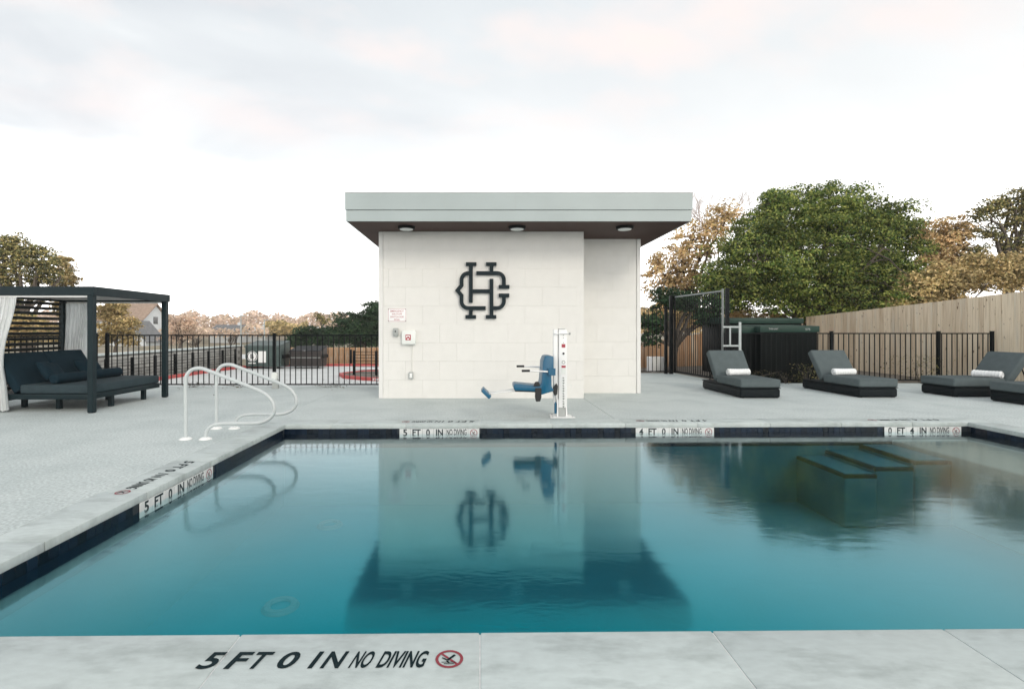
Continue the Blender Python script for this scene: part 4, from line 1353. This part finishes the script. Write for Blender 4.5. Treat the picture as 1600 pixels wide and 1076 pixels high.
# ================================================================== UTILITY THINGS
def cabinet(name, x0, x1, yf, yb_, ztop, label, mark=False):
    cx = (x0 + x1) / 2
    root = empty(name, (cx, yf, 0)); tag(root, label, 'utility cabinet')
    w = (x1 - x0) / 2; dp = yb_ - yf
    obj('body', bbox_mesh(-w + .05, w - .03, .06, dp - .05, -.15, ztop - .175, 'body', .01, 2), M['cab_dark'], root)
    mb = MB(); mb.prism([(0, ztop - .19), (dp, ztop - .19), (dp, ztop + .03), (0, ztop - .02)], 'x', -w, w)
    lid = obj('lid', bevel_mesh(mb.mesh('lid'), .012, 2), M['cab_green'], root)
    for i in range(4):
        x = -w + .12 + i * (2 * w - .24) / 4
        obj('door_panel', bbox_mesh(x + .01, x + (2 * w - .24) / 4 - .01, .045, .0595, .0, ztop - .22, 'door', .004, 1), M['cab_dark'], root)
    if mark:
        obj('number_mark', text_mesh([('575', .48, ztop - .14, .13, .06), ('THIS UNIT', -.45, ztop - .12, .26, .045)], 'number_mark', weight=.01), M['grey_box'], lid, (0, -.003, 0), (R(90), 0, 0))
    return root


cabinet('utility_cabinet', P(1188, 0, 13.9).x, P(1281, 0, 13.9).x, 13.9, 15.2, 1.47, 'dark green utility cabinet just behind the railing, number on its lid', True)
cabinet('utility_cabinet', P(1160, 0, 14.1).x, P(1187, 0, 14.1).x, 14.15, 15.2, 1.45, 'narrow dark utility cabinet left of the numbered one')
cabinet('utility_cabinet', P(1128, 0, 16.4).x, P(1256, 0, 16.4).x, 16.4, 18.0, 1.74, 'green utility cabinet rising behind the numbered one')
gf = empty('railing_frame', (P(1155, 0, 12.75).x, 12.72, 0)); tag(gf, 'pale galvanised frame with two cross rails behind the first lounger', 'frame')
obj('upright', bbox_mesh(-.03, .03, -.02, .02, 0, 1.54, 'u', .003, 1), M['galv'], gf)
obj('upright', bbox_mesh(-.26, -.225, -.015, .015, .975, 1.395, 'u', .003, 1), M['galv'], gf)
obj('cross_rail', bbox_mesh(-.42, -.0305, -.015, .015, 1.396, 1.44, 'u', .003, 1), M['galv'], gf)
obj('cross_rail', bbox_mesh(-.42, -.0305, -.015, .015, .93, .974, 'u', .003, 1), M['galv'], gf)
obj('brace', MB().tube([(.03, 0, .85), (.07, .0, .45), (.16, 0, .02)], .022, 8).mesh('brace', 60), M['galv'], gf)
wb = obj('utility_block', bbox_mesh(P(1019, 0, 18).x, P(1041, 0, 18).x, 18, 18.6, -1.0, H - 43 * 18 / F, 'ub', .02, 1), M['white'])
tag(wb, 'white concrete utility block standing beyond the tall fence', 'utility block')
ub = empty('junction_box', (P(430, 0, 11.8).x, 11.80, 0)); tag(ub, 'small grey junction box on a stub post at the fence', 'junction box')
obj('stub_post', bbox_mesh(-.055, .075, -.05, .05, 0, .21, 's', .004, 1), M['grey_box'], ub)
obj('box', bbox_mesh(-.07, .055, -.055, .05, .211, .37, 's', .006, 1), M['phone_box'], ub)

def dumpster(x0, x1, yf, dp, h, mt, lab, kind):
    w = (x1 - x0) / 2
    root = empty('waste_container', ((x0 + x1) / 2, yf, -.90)); tag(root, lab, 'waste container', 'waste containers in the yard')
    mb = MB(); mb.prism([(0.10, .12), (dp - .1, .12), (dp, h + .1), (0, h - .12)], 'x', -w, w)
    body = obj('body', bevel_mesh(mb.mesh('body'), .01, 1), mt, root)
    for s in (-1, 1):
        mb = MB(); mb.box(s * w + (.001 if s > 0 else -.10), s * w + (.10 if s > 0 else -.001), .25, dp - .2, .6, .8)
        obj('lift_pocket', mb.mesh('p'), M['black'], body)
        mb = MB(); mb.hexa([(s * w / 2 - w / 2 + .01, -.04, h - .105), (s * w / 2 + w / 2 - .01, -.04, h - .105), (s * w / 2 + w / 2 - .01, dp, h + .13), (s * w / 2 - w / 2 + .01, dp, h + .13),
                            (s * w / 2 - w / 2 + .01, -.04, h - .075), (s * w / 2 + w / 2 - .01, -.04, h - .075), (s * w / 2 + w / 2 - .01, dp, h + .17), (s * w / 2 - w / 2 + .01, dp, h + .17)])
        obj('lid', mb.mesh('lid'), M['bin_green'] if kind == 'logo' else M['black'], root)
    for x in (-w + .25, w - .25):
        obj('caster', MB().tube([(x - .03, .3, .07), (x + .03, .3, .07)], .07, 12).mesh('c', 40), M['rubber'], root)
    obj('top_rim', bbox_mesh(-w - .03, w + .03, -.06, -.005, h - .19, h - .11, 'rim', .005, 1), mt, root)
    if kind == 'logo':
        disc = MB().tube([(-.62, .02, .72), (-.62, .055, .72)], .30, 28).mesh('d', 40)
        o = obj('round_logo', disc, M['white'], root)
        obj('logo_ring', ring_mesh(.27, .035, False), M['ink'], o, (-.62, .0185, .72), (R(90), 0, 0))
        obj('logo_letter', text_mesh([('B', 0, -.14, .19, .28)], weight=.03), M['ink'], o, (-.62, .0185, .72), (R(90), 0, 0))
        obj('logo_caption', bbox_mesh(-.84, -.42, .018, .03, .30, .36), M['white'], root)
        obj('white_panel', bbox_mesh(-.26, .18, .012, .03, .36, 1.02), M['white'], root)
    else:
        obj('white_sticker', bbox_mesh(-.14, .10, -.002, .0, .95, 1.06), M['white'], root)
        obj('mid_seam', bbox_mesh(-w + .02, w - .02, .01, .04, .62, .65), M['grey_box'], root)


dumpster(P(383, 0, 29.4).x, P(438, 0, 29.4).x, 29.4, 1.5, 1.42, M['bin_green'], 'dark green waste container with a white round logo', 'logo')
dumpster(P(452, 0, 29.6).x, P(501, 0, 29.6).x, 29.6, 1.3, 1.12, M['bin_brown'], 'dark brown waste container with a small white sticker', 'plain')

# red kerbs
def kerb(pts, label, writing=False):
    root = empty('red_kerb', (0, 0, -.9)); tag(root, label, 'kerb')
    for i in range(len(pts) - 1):
        a = Vector((*pts[i], 0)); b = Vector((*pts[i + 1], 0)); t_ = (b - a).normalized(); n_ = Vector((-t_.y, t_.x, 0)) * .16
        mb = MB(); q = [a + t_ * .004, b - t_ * .004, b - t_ * .004 + n_, a + t_ * .004 + n_]
        mb.hexa([(p.x, p.y, -.05) for p in q] + [(p.x, p.y, .15) for p in q])
        obj('kerb_stone', bevel_mesh(mb.mesh('kerb_stone'), .015, 2), M['red_kerb'], root)
    return root


kl = [(-14.2, 14 + i * 2.0) for i in range(7)] + [(-14.1, 28.0), (-13.9, 29.6), (-13.2, 30.9), (-12, 31.5)] + [(-10 + i * 2, 31.6) for i in range(4)] + [(-2, 31.6)]
kerb(list(kl), 'long red kerb curving round the yard behind the waste containers')
isl = [(-1.2, 21.9), (-3.2, 22.2), (-5.0, 22.6), (-6.3, 23.6), (-6.9, 25.0), (-6.2, 26.6), (-4.4, 27.4), (-1.2, 27.6)]
kr = kerb(isl[::-1], 'red kerb round the planted island left of the pool house')
mb = MB(); mb.prism([(p[0] + .02, p[1] + .15) for p in isl[:5]] + [(-6.0, 26.4), (-4.4, 27.2), (-1.2, 27.4)], 'z', -1.0, -.80)
t = obj('island_ground', mb.mesh('island_ground'), M['bed']); tag(t, kind='structure')
it = [('FIRE LANE', 0, 0, 1.3, .085)]
obj('lettering', text_mesh(it, weight=.02), M['white'], kr, (-4.08 + .0, 22.376 - .009, .03), (R(90), 0, math.atan2(22.2 - 22.6, -3.2 + 5.0)))

# grey stone retaining wall, left yard
sw = empty('stone_wall', (-15.0, 13, -.95)); tag(sw, 'grey stone block wall behind the red kerb on the left', 'wall')
obj('wall_backing', bbox_mesh(-.35, .0, 0, 19.2, -.1, 1.26, 'wb'), M['stone_joint'], sw)
stv = [bbox_mesh(0.0, .045 + .008 * i, .008, .592, .006, .194, 'stone', .012, 1) for i in range(3)]
for s_ in stv: s_.materials.append(M['stone'])
cnt = 0
for r_ in range(6):
    for i in range(31):
        y = i * .60 + (r_ % 2) * .3
        if y < 4: continue
        obj('stone', stv[(i * 7 + r_ * 3) % 3], None, sw, (0.001, y, r_ * .2))
obj('wall_cap', bbox_mesh(-.40, .10, 0, 19.3, 1.262, 1.34, 'cap', .01, 1), M['coping'], sw)

def cable_rail(a, b, h, zb_, n, label, name='cable_railing'):
    a = Vector((*a, 0)); b = Vector((*b, 0)); Ln = (b - a).length; ang = math.atan2((b - a).y, (b - a).x)
    root = empty(name, (a.x, a.y, zb_), ang); tag(root, label, 'railing')
    pm = bbox_mesh(-.05, .05, -.05, .05, 0, h, 'post', .004, 1); pm.materials.append(M['black'])
    for i in range(n + 1):
        obj('post', pm, None, root, (Ln * i / n, 0, 0))
    wm = MB().tube([(0, 0, 0), (Ln, 0, 0)], .010, 5).mesh('cable'); wm.materials.append(M['black'])
    for k in range(8):
        obj('cable', wm, None, root, (0, -.03, .12 + k * (h - .18) / 7))
    return root


cable_rail((-14.62, 17.0), (-14.62, 30.6), 1.15, -.95, 9, 'black cable railing along the grey stone wall')
cable_rail((-12.6, 32.4), (-1.5, 32.4), 1.05, -.95, 5, 'black cable railing in front of the low cedar fence')
cable_rail((-6.0, 24.4), (-1.6, 23.6), 1.15, -.80, 4, 'black cable railing on the red kerbed island')

# ================================================================== HOUSES FAR LEFT
def house(name, cx, cy, ridge_half, depth_half, z_eave, z_ridge, label, roof_m, gable_front=False):
    root = empty(name, (cx, cy, -.95)); tag(root, label, 'house')
    ze = z_eave + .95; zr = z_ridge + .95
    mb = MB()
    if not gable_front:
        mb.prism([(-depth_half, 0), (depth_half, 0), (depth_half, ze), (0, zr - .15), (-depth_half, ze)], 'x', -ridge_half, ridge_half)
    else:
        mb.prism([(-depth_half, 0), (depth_half, 0), (depth_half, ze), (0, zr - .15), (-depth_half, ze)], 'y', -ridge_half, ridge_half)
    obj('wall', mb.mesh('wall'), M['house_white'], root)
    for s in (-1, 1):
        ov = .35
        k = (zr - ze) / depth_half
        if not gable_front:
            pts = [(-ridge_half - ov, s * (depth_half + ov), ze - k * ov), (ridge_half + ov, s * (depth_half + ov), ze - k * ov), (ridge_half + ov, 0.005 * s, zr), (-ridge_half - ov, 0.005 * s, zr)]
        else:
            pts = [(s * (depth_half + ov), -ridge_half - ov, ze - k * ov), (s * (depth_half + ov), ridge_half + ov, ze - k * ov), (0.005 * s, ridge_half + ov, zr), (0.005 * s, -ridge_half - ov, zr)]
        mb = MB(); mb.hexa(pts + [(p[0], p[1], p[2] + .16) for p in pts])
        obj('roof', mb.mesh('roof'), roof_m, root)
    return root


h1 = house('house', -54.3, 80, 3.6, 3.2, 2.9, 5.3, 'white house with a tan shingle roof seen through the cabana', M['shingle_tan'])
obj('gable_window', bbox_mesh(3.601, 3.66, -.5, .5, 3.2, 4.3), M['window_dark'], h1)
h2 = house('house', -49.3, 74, 2.0, 2.3, -.1, 2.5, 'low white gabled house in front of the tan roofed one', M['shingle_grey'], True)
obj('gable_window', bbox_mesh(-.4, .4, -2.06, -2.001, 1.6, 2.4), M['window_dark'], h2)
h3 = house('house', P(362, 0, 92).x, 92, 2.3, 3.0, .9, 2.1, 'distant low house with a dark grey roof among bare trees', M['shingle_grey'])
obj('chimney', bbox_mesh(1.2, 1.6, -.3, .3, 2.5, 3.6), M['house_white'], h3)
h4 = house('house', P(408, 0, 96).x, 96, 1.6, 2.0, 1.0, 1.9, 'distant small white house left of the green trees', M['house_white'])
obj('chimney', bbox_mesh(.4, .8, -.3, .3, 2.3, 3.3), M['house_white'], h4)
for (px, top, d, lab) in ((376.5, 494, 62, 'tall pale light pole standing left of the waste containers'), (413, 500, 66, 'tall pale light pole rising above the green waste container')):
    q = P(px, top, d)
    o = empty('light_pole', (q.x, d, -.95)); tag(o, lab, 'light pole')
    obj('pole', MB().tube([(0, 0, 0), (0, 0, q.z + .95)], [.10, .06], 8).mesh('pole', 60), M['galv'], o)
    obj('lamp_head', bbox_mesh(-.1, .5, -.1, .1, q.z + .955, q.z + 1.05), M['galv'], o)


# ================================================================== TREES
def quad_cloud(centres, normals, size, asp, name, mt, parent):
    """leaf faces: small bent diamonds"""
    n = len(centres)
    rnd = rng.normal(size=(n, 3)); nrm = normals + rnd * .55
    nrm /= np.linalg.norm(nrm, axis=1)[:, None] + 1e-9
    t1 = np.cross(nrm, rng.normal(size=(n, 3))); t1 /= np.linalg.norm(t1, axis=1)[:, None] + 1e-9
    t2 = np.cross(nrm, t1)
    sz = size * rng.uniform(.6, 1.3, n)[:, None]
    a = centres + t1 * sz; b = centres + t2 * sz * asp + nrm * sz * .12; c = centres - t1 * sz; d = centres - t2 * sz * asp + nrm * sz * .12
    V = np.stack([a, b, c, d], 1).reshape(-1, 3)
    me = bpy.data.meshes.new(name)
    me.vertices.add(4 * n); me.loops.add(4 * n); me.polygons.add(n)
    me.vertices.foreach_set('co', V.astype(np.float32).ravel())
    me.loops.foreach_set('vertex_index', np.arange(4 * n, dtype=np.int32))
    me.polygons.foreach_set('loop_start', np.arange(0, 4 * n, 4, dtype=np.int32))
    me.polygons.foreach_set('loop_total', np.full(n, 4, dtype=np.int32))
    me.update(calc_edges=True); me.validate()
    return obj(name, me, mt, parent)


def limb(mb, a, b, r0, r1, wob, n=6, sides=6):
    a = Vector(a); b = Vector(b); L_ = (b - a).length
    pts = []; rr = []
    ofs = Vector((0, 0, 0))
    for i in range(n + 1):
        t_ = i / n
        if 0 < i: ofs = ofs + Vector((random.gauss(0, 1), random.gauss(0, 1), random.gauss(0, .7))) * wob * L_ / n
        k = math.sin(t_ * PI) 
        p = a.lerp(b, t_) + ofs * k + Vector((0, 0, .12 * L_ * math.sin(t_ * PI)))
        pts.append(p); rr.append(r0 + (r1 - r0) * t_)
    mb.tube(pts, rr, sides, caps=False)
    return pts


def tree(name, base_px, d, gz, blobs, mt, label, leaves, leaf, cat='tree', clump=.45, per=55, trunk_r=.2, bark=None, limbs=8, twigs=60,
         shell=.55, depth_k=.8, grp=None, stems=1, fill=1.0, spread=1.0):
    """blobs: (px, py, rx, ry[, depth offset]) ellipsoids of foliage given as photo pixels at distance d"""
    bx = (base_px - CX) * d / F
    root = empty(name, (bx, d, gz)); tag(root, label, cat, grp)
    px = d / F
    B = []
    for bl_ in blobs:
        x, y, rx, ry = bl_[:4]; dy = bl_[4] if len(bl_) > 4 else 0
        q = P(x, y, d)
        B.append((np.array([q.x - bx, dy, q.z - gz]), np.array([rx * px, min(rx, ry * 1.2) * px * depth_k, ry * px])))
    vol = np.array([b[1].prod() ** (2 / 3) for b in B]); vol = vol / vol.sum()
    nc = max(4, int(leaves / per))
    cen, nor, clc = [], [], []
    for (c, r), v in zip(B, vol):
        k = max(2, int(nc * v))
        u = rng.normal(size=(k, 3)); u /= np.linalg.norm(u, axis=1)[:, None]
        rad = rng.uniform(0, 1, k) ** (1 / 3 if shell == 0 else (1 - shell) / 1.6 + .08)
        lump = 1 + .13 * np.sin(u[:, 0] * 5 + c[0]) * np.cos(u[:, 2] * 6 + c[2])
        p = c + u * r * (rad * lump)[:, None]
        clc.append(p)
        m_ = rng.poisson(per, k).clip(6)
        idx = np.repeat(np.arange(k), m_)
        cs = clump * rng.uniform(.5, 1.3, k)
        ou = rng.normal(size=(len(idx), 3)); ou /= np.linalg.norm(ou, axis=1)[:, None]
        ou[:, 2] = np.where(ou[:, 2] < -.25, -ou[:, 2] * .6, ou[:, 2])
        off = ou * (rng.uniform(0.25, 1, len(idx)) ** .5)[:, None] * np.array([1, 1, .62]) * cs[idx][:, None] * spread
        off += rng.normal(size=off.shape) * .1 * cs[idx][:, None]
        cen.append(p[idx] + off)
        nn = u[idx] * .3 + ou * .9 + np.array([0, 0, .35])
        nor.append(nn)
    cen = np.concatenate(cen); nor = np.concatenate(nor); clc = np.concatenate(clc)
    lo = min((c - r)[2] for c, r in B)
    keep = cen[:, 2] > max(.05, lo - .3)
    quad_cloud(cen[keep], nor[keep], leaf, .55, 'crown', mt, root)
    mb = MB(); bark = bark or M['bark']
    tops = []
    for s in range(stems):
        top = Vector((float(np.mean([b[0][0] for b in B])) * .35 + (s - (stems - 1) / 2) * .5, 0, max(.6, lo * .8 + .3)))
        limb(mb, ((s - (stems - 1) / 2) * .25, 0, -.1), top, trunk_r, trunk_r * .72, .05, 6, 8)
        tops.append(top)
    obj('trunk', mb.mesh('trunk', 60, fix=False), bark, root)
    mb = MB()
    order = np.argsort([-b[1].prod() for b in B])
    ends = []
    for q in range(limbs):
        c, r = B[order[q % len(B)]]
        tgt = c + rng.normal(size=3) * r * .3
        pts = limb(mb, tops[q % stems], tgt, trunk_r * .5, trunk_r * .13, .18, 7, 5)
        ends += pts[3:]
    for q in range(twigs):
        e = clc[rng.integers(len(clc))]
        a = min(ends, key=lambda p: (p - Vector(e)).length + random.random() * .6) if ends else tops[0]
        limb(mb, a, Vector(e), trunk_r * .13, .008, .2, 4, 4)
    obj('branches', mb.mesh('branches', 60, fix=False), bark, root)
    return root


def bare_tree(name, base_px, d, gz, top_y, width_px, label, r0, mt, levels=5, seed=1, cat='tree', grp=None, lean=0):
    random.seed(seed)
    bx = (base_px - CX) * d / F
    root = empty(name, (bx, d, gz)); tag(root, label, cat, grp)
    hz = H - (top_y - CY) * d / F - gz
    mbt, mbb = MB(), MB()
    sx = width_px * d / F / hz
    def grow(p, dr, ln, r, lv):
        q = p + dr * ln
        mid = p.lerp(q, .5) + Vector((random.gauss(0, .05), random.gauss(0, .05), 0)) * ln
        (mbt if lv == levels else mbb).tube([p, mid, q], [r, r * .85, r * .68], 6 if lv == levels else 3, caps=False)
        if lv == 0: return
        for k in range(random.choice((2, 3, 3))):
            ax = Vector((random.gauss(0, 1) * sx, random.gauss(0, 1) * sx, random.uniform(-.1, .6)))
            nd = (dr * .75 + ax * .75).normalized()
            grow(q, nd, ln * random.uniform(.62, .86), r * .62, lv - 1)
    grow(Vector((0, 0, -.1)), Vector((lean, 0, 1)).normalized(), hz * .28, r0, levels)
    obj('trunk', mbt.mesh('trunk', 60, fix=False), mt, root)
    obj('branches', mbb.mesh('branches', 60, fix=False), mt, root)
    return root


GR = -.3
tree('evergreen_tree', 1265, 22.5, GR,
     [(1265, 405, 130, 88), (1170, 430, 85, 62, -1), (1370, 400, 80, 78, .5), (1250, 335, 62, 46, .5), (1330, 345, 70, 46), (1195, 372, 55, 42), (1420, 395, 36, 50, 1),
      (1265, 462, 120, 45, -1.5), (1140, 458, 55, 36, -1), (1385, 450, 60, 40, 0), (1300, 320, 50, 32), (1210, 318, 30, 22), (1115, 440, 35, 28, -1), (1400, 345, 40, 30)],
     M['lf_green'], 'big rounded green tree behind the utility cabinets', 150000, .058, clump=.55, per=80, trunk_r=.28, limbs=14, twigs=150, shell=.7)
tree('brown_tree', 1075, 27, -.7,
     [(1060, 410, 42, 42), (1100, 375, 42, 36), (1130, 345, 30, 26), (1035, 455, 28, 34), (1080, 450, 45, 32), (1020, 420, 16, 26)],
     M['lf_tan'], 'tan leaved tree between the pool house and the big green tree', 9500, .085, clump=.5, per=26, trunk_r=.2, limbs=12, twigs=130, shell=.4)
tree('gate_tree', 1050, 17.6, -.9,
     [(1020, 505, 22, 22), (1045, 470, 26, 20), (1078, 475, 26, 18), (1100, 500, 24, 14), (1014, 530, 12, 12), (1120, 480, 18, 22)],
     M['lf_dark'], 'dark leafy tree growing close behind the tall open gate', 7500, .055, clump=.3, per=26, trunk_r=.17, limbs=9, twigs=70, shell=.3)
bare_tree('bare_tree', 1120, 40, -.5, 288, 130, 'faint leafless tree showing above the roof corner', .22, M['pale_bark'], 6, 5)
tree('brown_tree', 1475, 25, GR,
     [(1465, 395, 32, 40), (1490, 365, 30, 26), (1455, 440, 40, 40), (1505, 420, 40, 36), (1440, 365, 18, 22)],
     M['lf_tan'], 'tan leaved tree right of the big green tree', 17000, .075, clump=.42, per=34, trunk_r=.18, limbs=9, twigs=90, shell=.4)
tree('oak_tree', 1575, 24, GR,
     [(1535, 335, 26, 16), (1570, 320, 34, 20), (1600, 345, 40, 26), (1545, 365, 26, 14), (1590, 385, 34, 14), (1640, 330, 50, 36), (1650, 390, 50, 30), (1530, 395, 14, 12), (1600, 305, 26, 12)],
     M['lf_oak'], 'open branched oak above the plank fence at the right edge', 17000, .062, clump=.36, per=34, trunk_r=.26, limbs=14, twigs=110, shell=.25)
tree('undergrowth_bush', 1330, 21.8, GR,
     [(1300, 478, 50, 28), (1350, 478, 45, 22), (1390, 465, 40, 24), (1270, 495, 40, 18)],
     M['lf_brush'], 'dark brush under the big green tree behind the planks', 14000, .055, 'bush', clump=.35, per=36, trunk_r=.06, limbs=8, twigs=60, shell=.3, stems=3)
tree('undergrowth_bush', 1500, 20.5, GR,
     [(1430, 455, 32, 30), (1480, 445, 40, 32), (1540, 430, 45, 34), (1600, 425, 50, 34), (1400, 480, 30, 20), (1480, 480, 60, 20)],
     M['lf_yellow'], 'sunlit tan brush rising above the right plank fence', 30000, .06, 'bush', clump=.38, per=36, trunk_r=.07, limbs=8, twigs=80, shell=.35, stems=3)
tree('undergrowth_bush', 1110, 23, -.7,
     [(1030, 500, 26, 20), (1090, 498, 40, 18), (1150, 495, 40, 14), (1210, 498, 40, 12)],
     M['lf_tan'], 'brown brush between the gate and the green cabinets', 9000, .06, 'bush', clump=.35, per=30, trunk_r=.06, limbs=6, twigs=50, shell=.3, stems=2)
# left
tree('oak_tree', 40, 30, -.95,
     [(10, 395, 45, 24), (50, 410, 45, 24), (80, 425, 28, 18), (0, 430, 40, 22), (45, 440, 55, 12), (15, 378, 32, 12), (-50, 400, 60, 40), (60, 395, 22, 12), (40, 468, 60, 10), (10, 500, 50, 18)],
     M['lf_oak'], 'spreading live oak beyond the cabana at the left edge', 22000, .075, clump=.42, per=34, trunk_r=.28, limbs=16, twigs=120, shell=.3)
tree('yellow_tree', 100, 34, -.95,
     [(100, 415, 18, 14), (104, 437, 17, 16), (92, 460, 18, 16), (105, 482, 22, 20)],
     M['lf_yellow'], 'yellow leaved tree right of the spreading oak above the cabana', 6000, .09, clump=.4, per=34, trunk_r=.14, limbs=5, twigs=30, shell=.35)
tree('yellow_tree', 180, 36, -.95,
     [(170, 488, 22, 18), (193, 510, 22, 18), (165, 522, 22, 18), (205, 530, 16, 12), (185, 478, 14, 10)],
     M['lf_yellow'], 'yellow leaved tree seen between the cabana posts', 11000, .085, clump=.4, per=40, trunk_r=.14, limbs=5, twigs=40, shell=.4)
tree('yellow_tree', 60, 26, -.95,
     [(30, 510, 30, 20), (70, 520, 30, 18), (10, 530, 30, 18)],
     M['lf_yellow'], 'yellow bush seen through the cabana slats', 7000, .075, clump=.35, per=36, trunk_r=.1, limbs=5, twigs=30, shell=.3)
tree('brown_tree', 280, 48, -.95,
     [(275, 508, 20, 16), (295, 505, 16, 14), (270, 528, 18, 12), (300, 522, 18, 12)],
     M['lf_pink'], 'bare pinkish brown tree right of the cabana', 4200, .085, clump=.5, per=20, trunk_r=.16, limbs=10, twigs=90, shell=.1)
bare_tree('bare_tree', 310, 40, -.95, 522, 26, 'small leafless tree behind the grey stone wall', .12, M['bark'], 5, 11)
bare_tree('bare_tree', 361, 38, -.95, 520, 14, 'thin leafless tree left of the green waste container', .09, M['bark'], 5, 12)
tree('evergreen_tree', 568, 42, -.95,
     [(565, 520, 32, 26), (580, 490, 22, 18), (545, 505, 24, 18), (600, 500, 30, 28), (535, 525, 26, 16), (590, 525, 30, 20)],
     M['lf_dark'], 'dark green tree rising beside the pool house wall on the left', 17000, .11, clump=.6, per=40, trunk_r=.25, limbs=8, twigs=60, shell=.5)
tree('evergreen_tree', 478, 46, -.95,
     [(480, 525, 22, 16), (505, 525, 28, 14), (462, 534, 14, 10), (510, 535, 30, 10)],
     M['lf_dark'], 'low dark green tree above the brown waste container', 9000, .11, clump=.6, per=40, trunk_r=.2, limbs=6, twigs=40, shell=.5)
tree('brown_tree', 501, 50, -.95, [(500, 497, 8, 6), (508, 503, 6, 5)],
     M['lf_oak'], 'thin tree with a small tuft above the low green tree', 500, .10, clump=.4, per=16, trunk_r=.09, limbs=4, twigs=14, shell=.1)

# distant wooded hillside, reads as one mass
def far_wood(name, x0, x1, d0, d1, ybase, ytop, n, leaf, mt, label):
    d = rng.uniform(d0, d1, n); pxx = rng.uniform(x0, x1, n)
    top = ytop + 3.5 * np.sin(pxx / 17.0) + 3 * np.sin(pxx / 7.3 + 1) + rng.normal(size=n) * 1.3
    f = rng.uniform(0, 1, n) ** .8
    y = ybase + (top - ybase) * f
    c = np.stack([(pxx - CX) * d / F, d, H - (y - CY) * d / F], 1)
    c[:, 2] = np.maximum(c[:, 2], -.9)
    o = quad_cloud(c, np.tile([0, -.4, .6], (n, 1)), leaf, .7, name, mt, None)
    tag(o, label, 'woodland', kind='stuff')


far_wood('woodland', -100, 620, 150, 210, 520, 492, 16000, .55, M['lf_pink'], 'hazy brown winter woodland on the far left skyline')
far_wood('woodland', 415, 480, 90, 120, 524, 503, 3500, .3, M['lf_yellow'], 'hazy yellow trees in the distance above the waste containers')
far_wood('woodland', 1000, 1120, 60, 80, 520, 478, 4000, .22, M['lf_tan'], 'brown winter trees far beyond the open gate')
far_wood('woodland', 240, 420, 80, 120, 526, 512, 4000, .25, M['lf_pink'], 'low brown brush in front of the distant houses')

# small weeds along the fences
def weed(px, d, w, h, label, mt, n=120, leaf=.02, gz=0):
    x = (px - CX) * d / F
    root = empty('weed', (x, d, gz)); tag(root, label, 'weed')
    c = rng.normal(size=(n, 3)) * np.array([w / 2.4, w / 2.4, 0]); f = rng.uniform(.05, 1, n)
    c[:, 0] *= .4 + f * .6; c[:, 2] = f * h
    quad_cloud(c, np.tile([0, 0, 1.0], (n, 1)), leaf, .4, 'leaves', mt, root)
    mb = MB()
    for i in range(7):
        mb.tube([(0, 0, -.02), (random.gauss(0, w * .2), random.gauss(0, w * .15), h * .5), (random.gauss(0, w * .4), random.gauss(0, w * .2), h * random.uniform(.7, 1.05))], [.005, .004, .002], 4, caps=False)
    obj('stems', mb.mesh('stems', fix=False), M['bark'], root)


weed(303, 12.05, .5, .12, 'dry dark weed at the fence foot right of the cabana', M['lf_brush'], gz=0)
weed(378, 12.05, .9, .10, 'flat dry weed at the fence foot behind the handrails', M['lf_brush'])
weed(520, 12.08, .9, .09, 'low dry weed at the fence foot near the pool house', M['lf_brush'])
weed(1262, 12.8, .55, .50, 'leafy weed growing behind the middle lounger backrest', M['lf_oak'], 220, .028)
weed(1185, 12.7, .6, .35, 'dark weed growing behind the foot of the first lounger', M['lf_brush'], 180, .028)
weed(1228, 12.8, .5, .28, 'sparse weed in front of the numbered cabinet', M['lf_brush'], 120, .025)
weed(1436, 13.2, .75, .70, 'tall leafy weed between railing and plank fence', M['lf_oak'], 420, .026)


# ================================================================== HAZE
hz = obj('haze', bbox_mesh(-420, 420, -40, 420, -2.2, 14, 'haze'), None)
hm = bpy.data.materials.new('thin_haze'); hm.use_nodes = True
ht = hm.node_tree; ht.nodes.clear()
ho = ht.nodes.new('ShaderNodeOutputMaterial'); hv = ht.nodes.new('ShaderNodeVolumePrincipled')
hv.inputs['Color'].default_value = (0.95, 0.93, 0.92, 1); hv.inputs['Density'].default_value = 0.0007
hv.inputs['Anisotropy'].default_value = 0.2
ht.links.new(hv.outputs[0], ho.inputs['Volume'])
hz.data.materials.append(hm)
tag(hz, 'thin pale haze lying over the whole place', 'haze', kind='stuff')
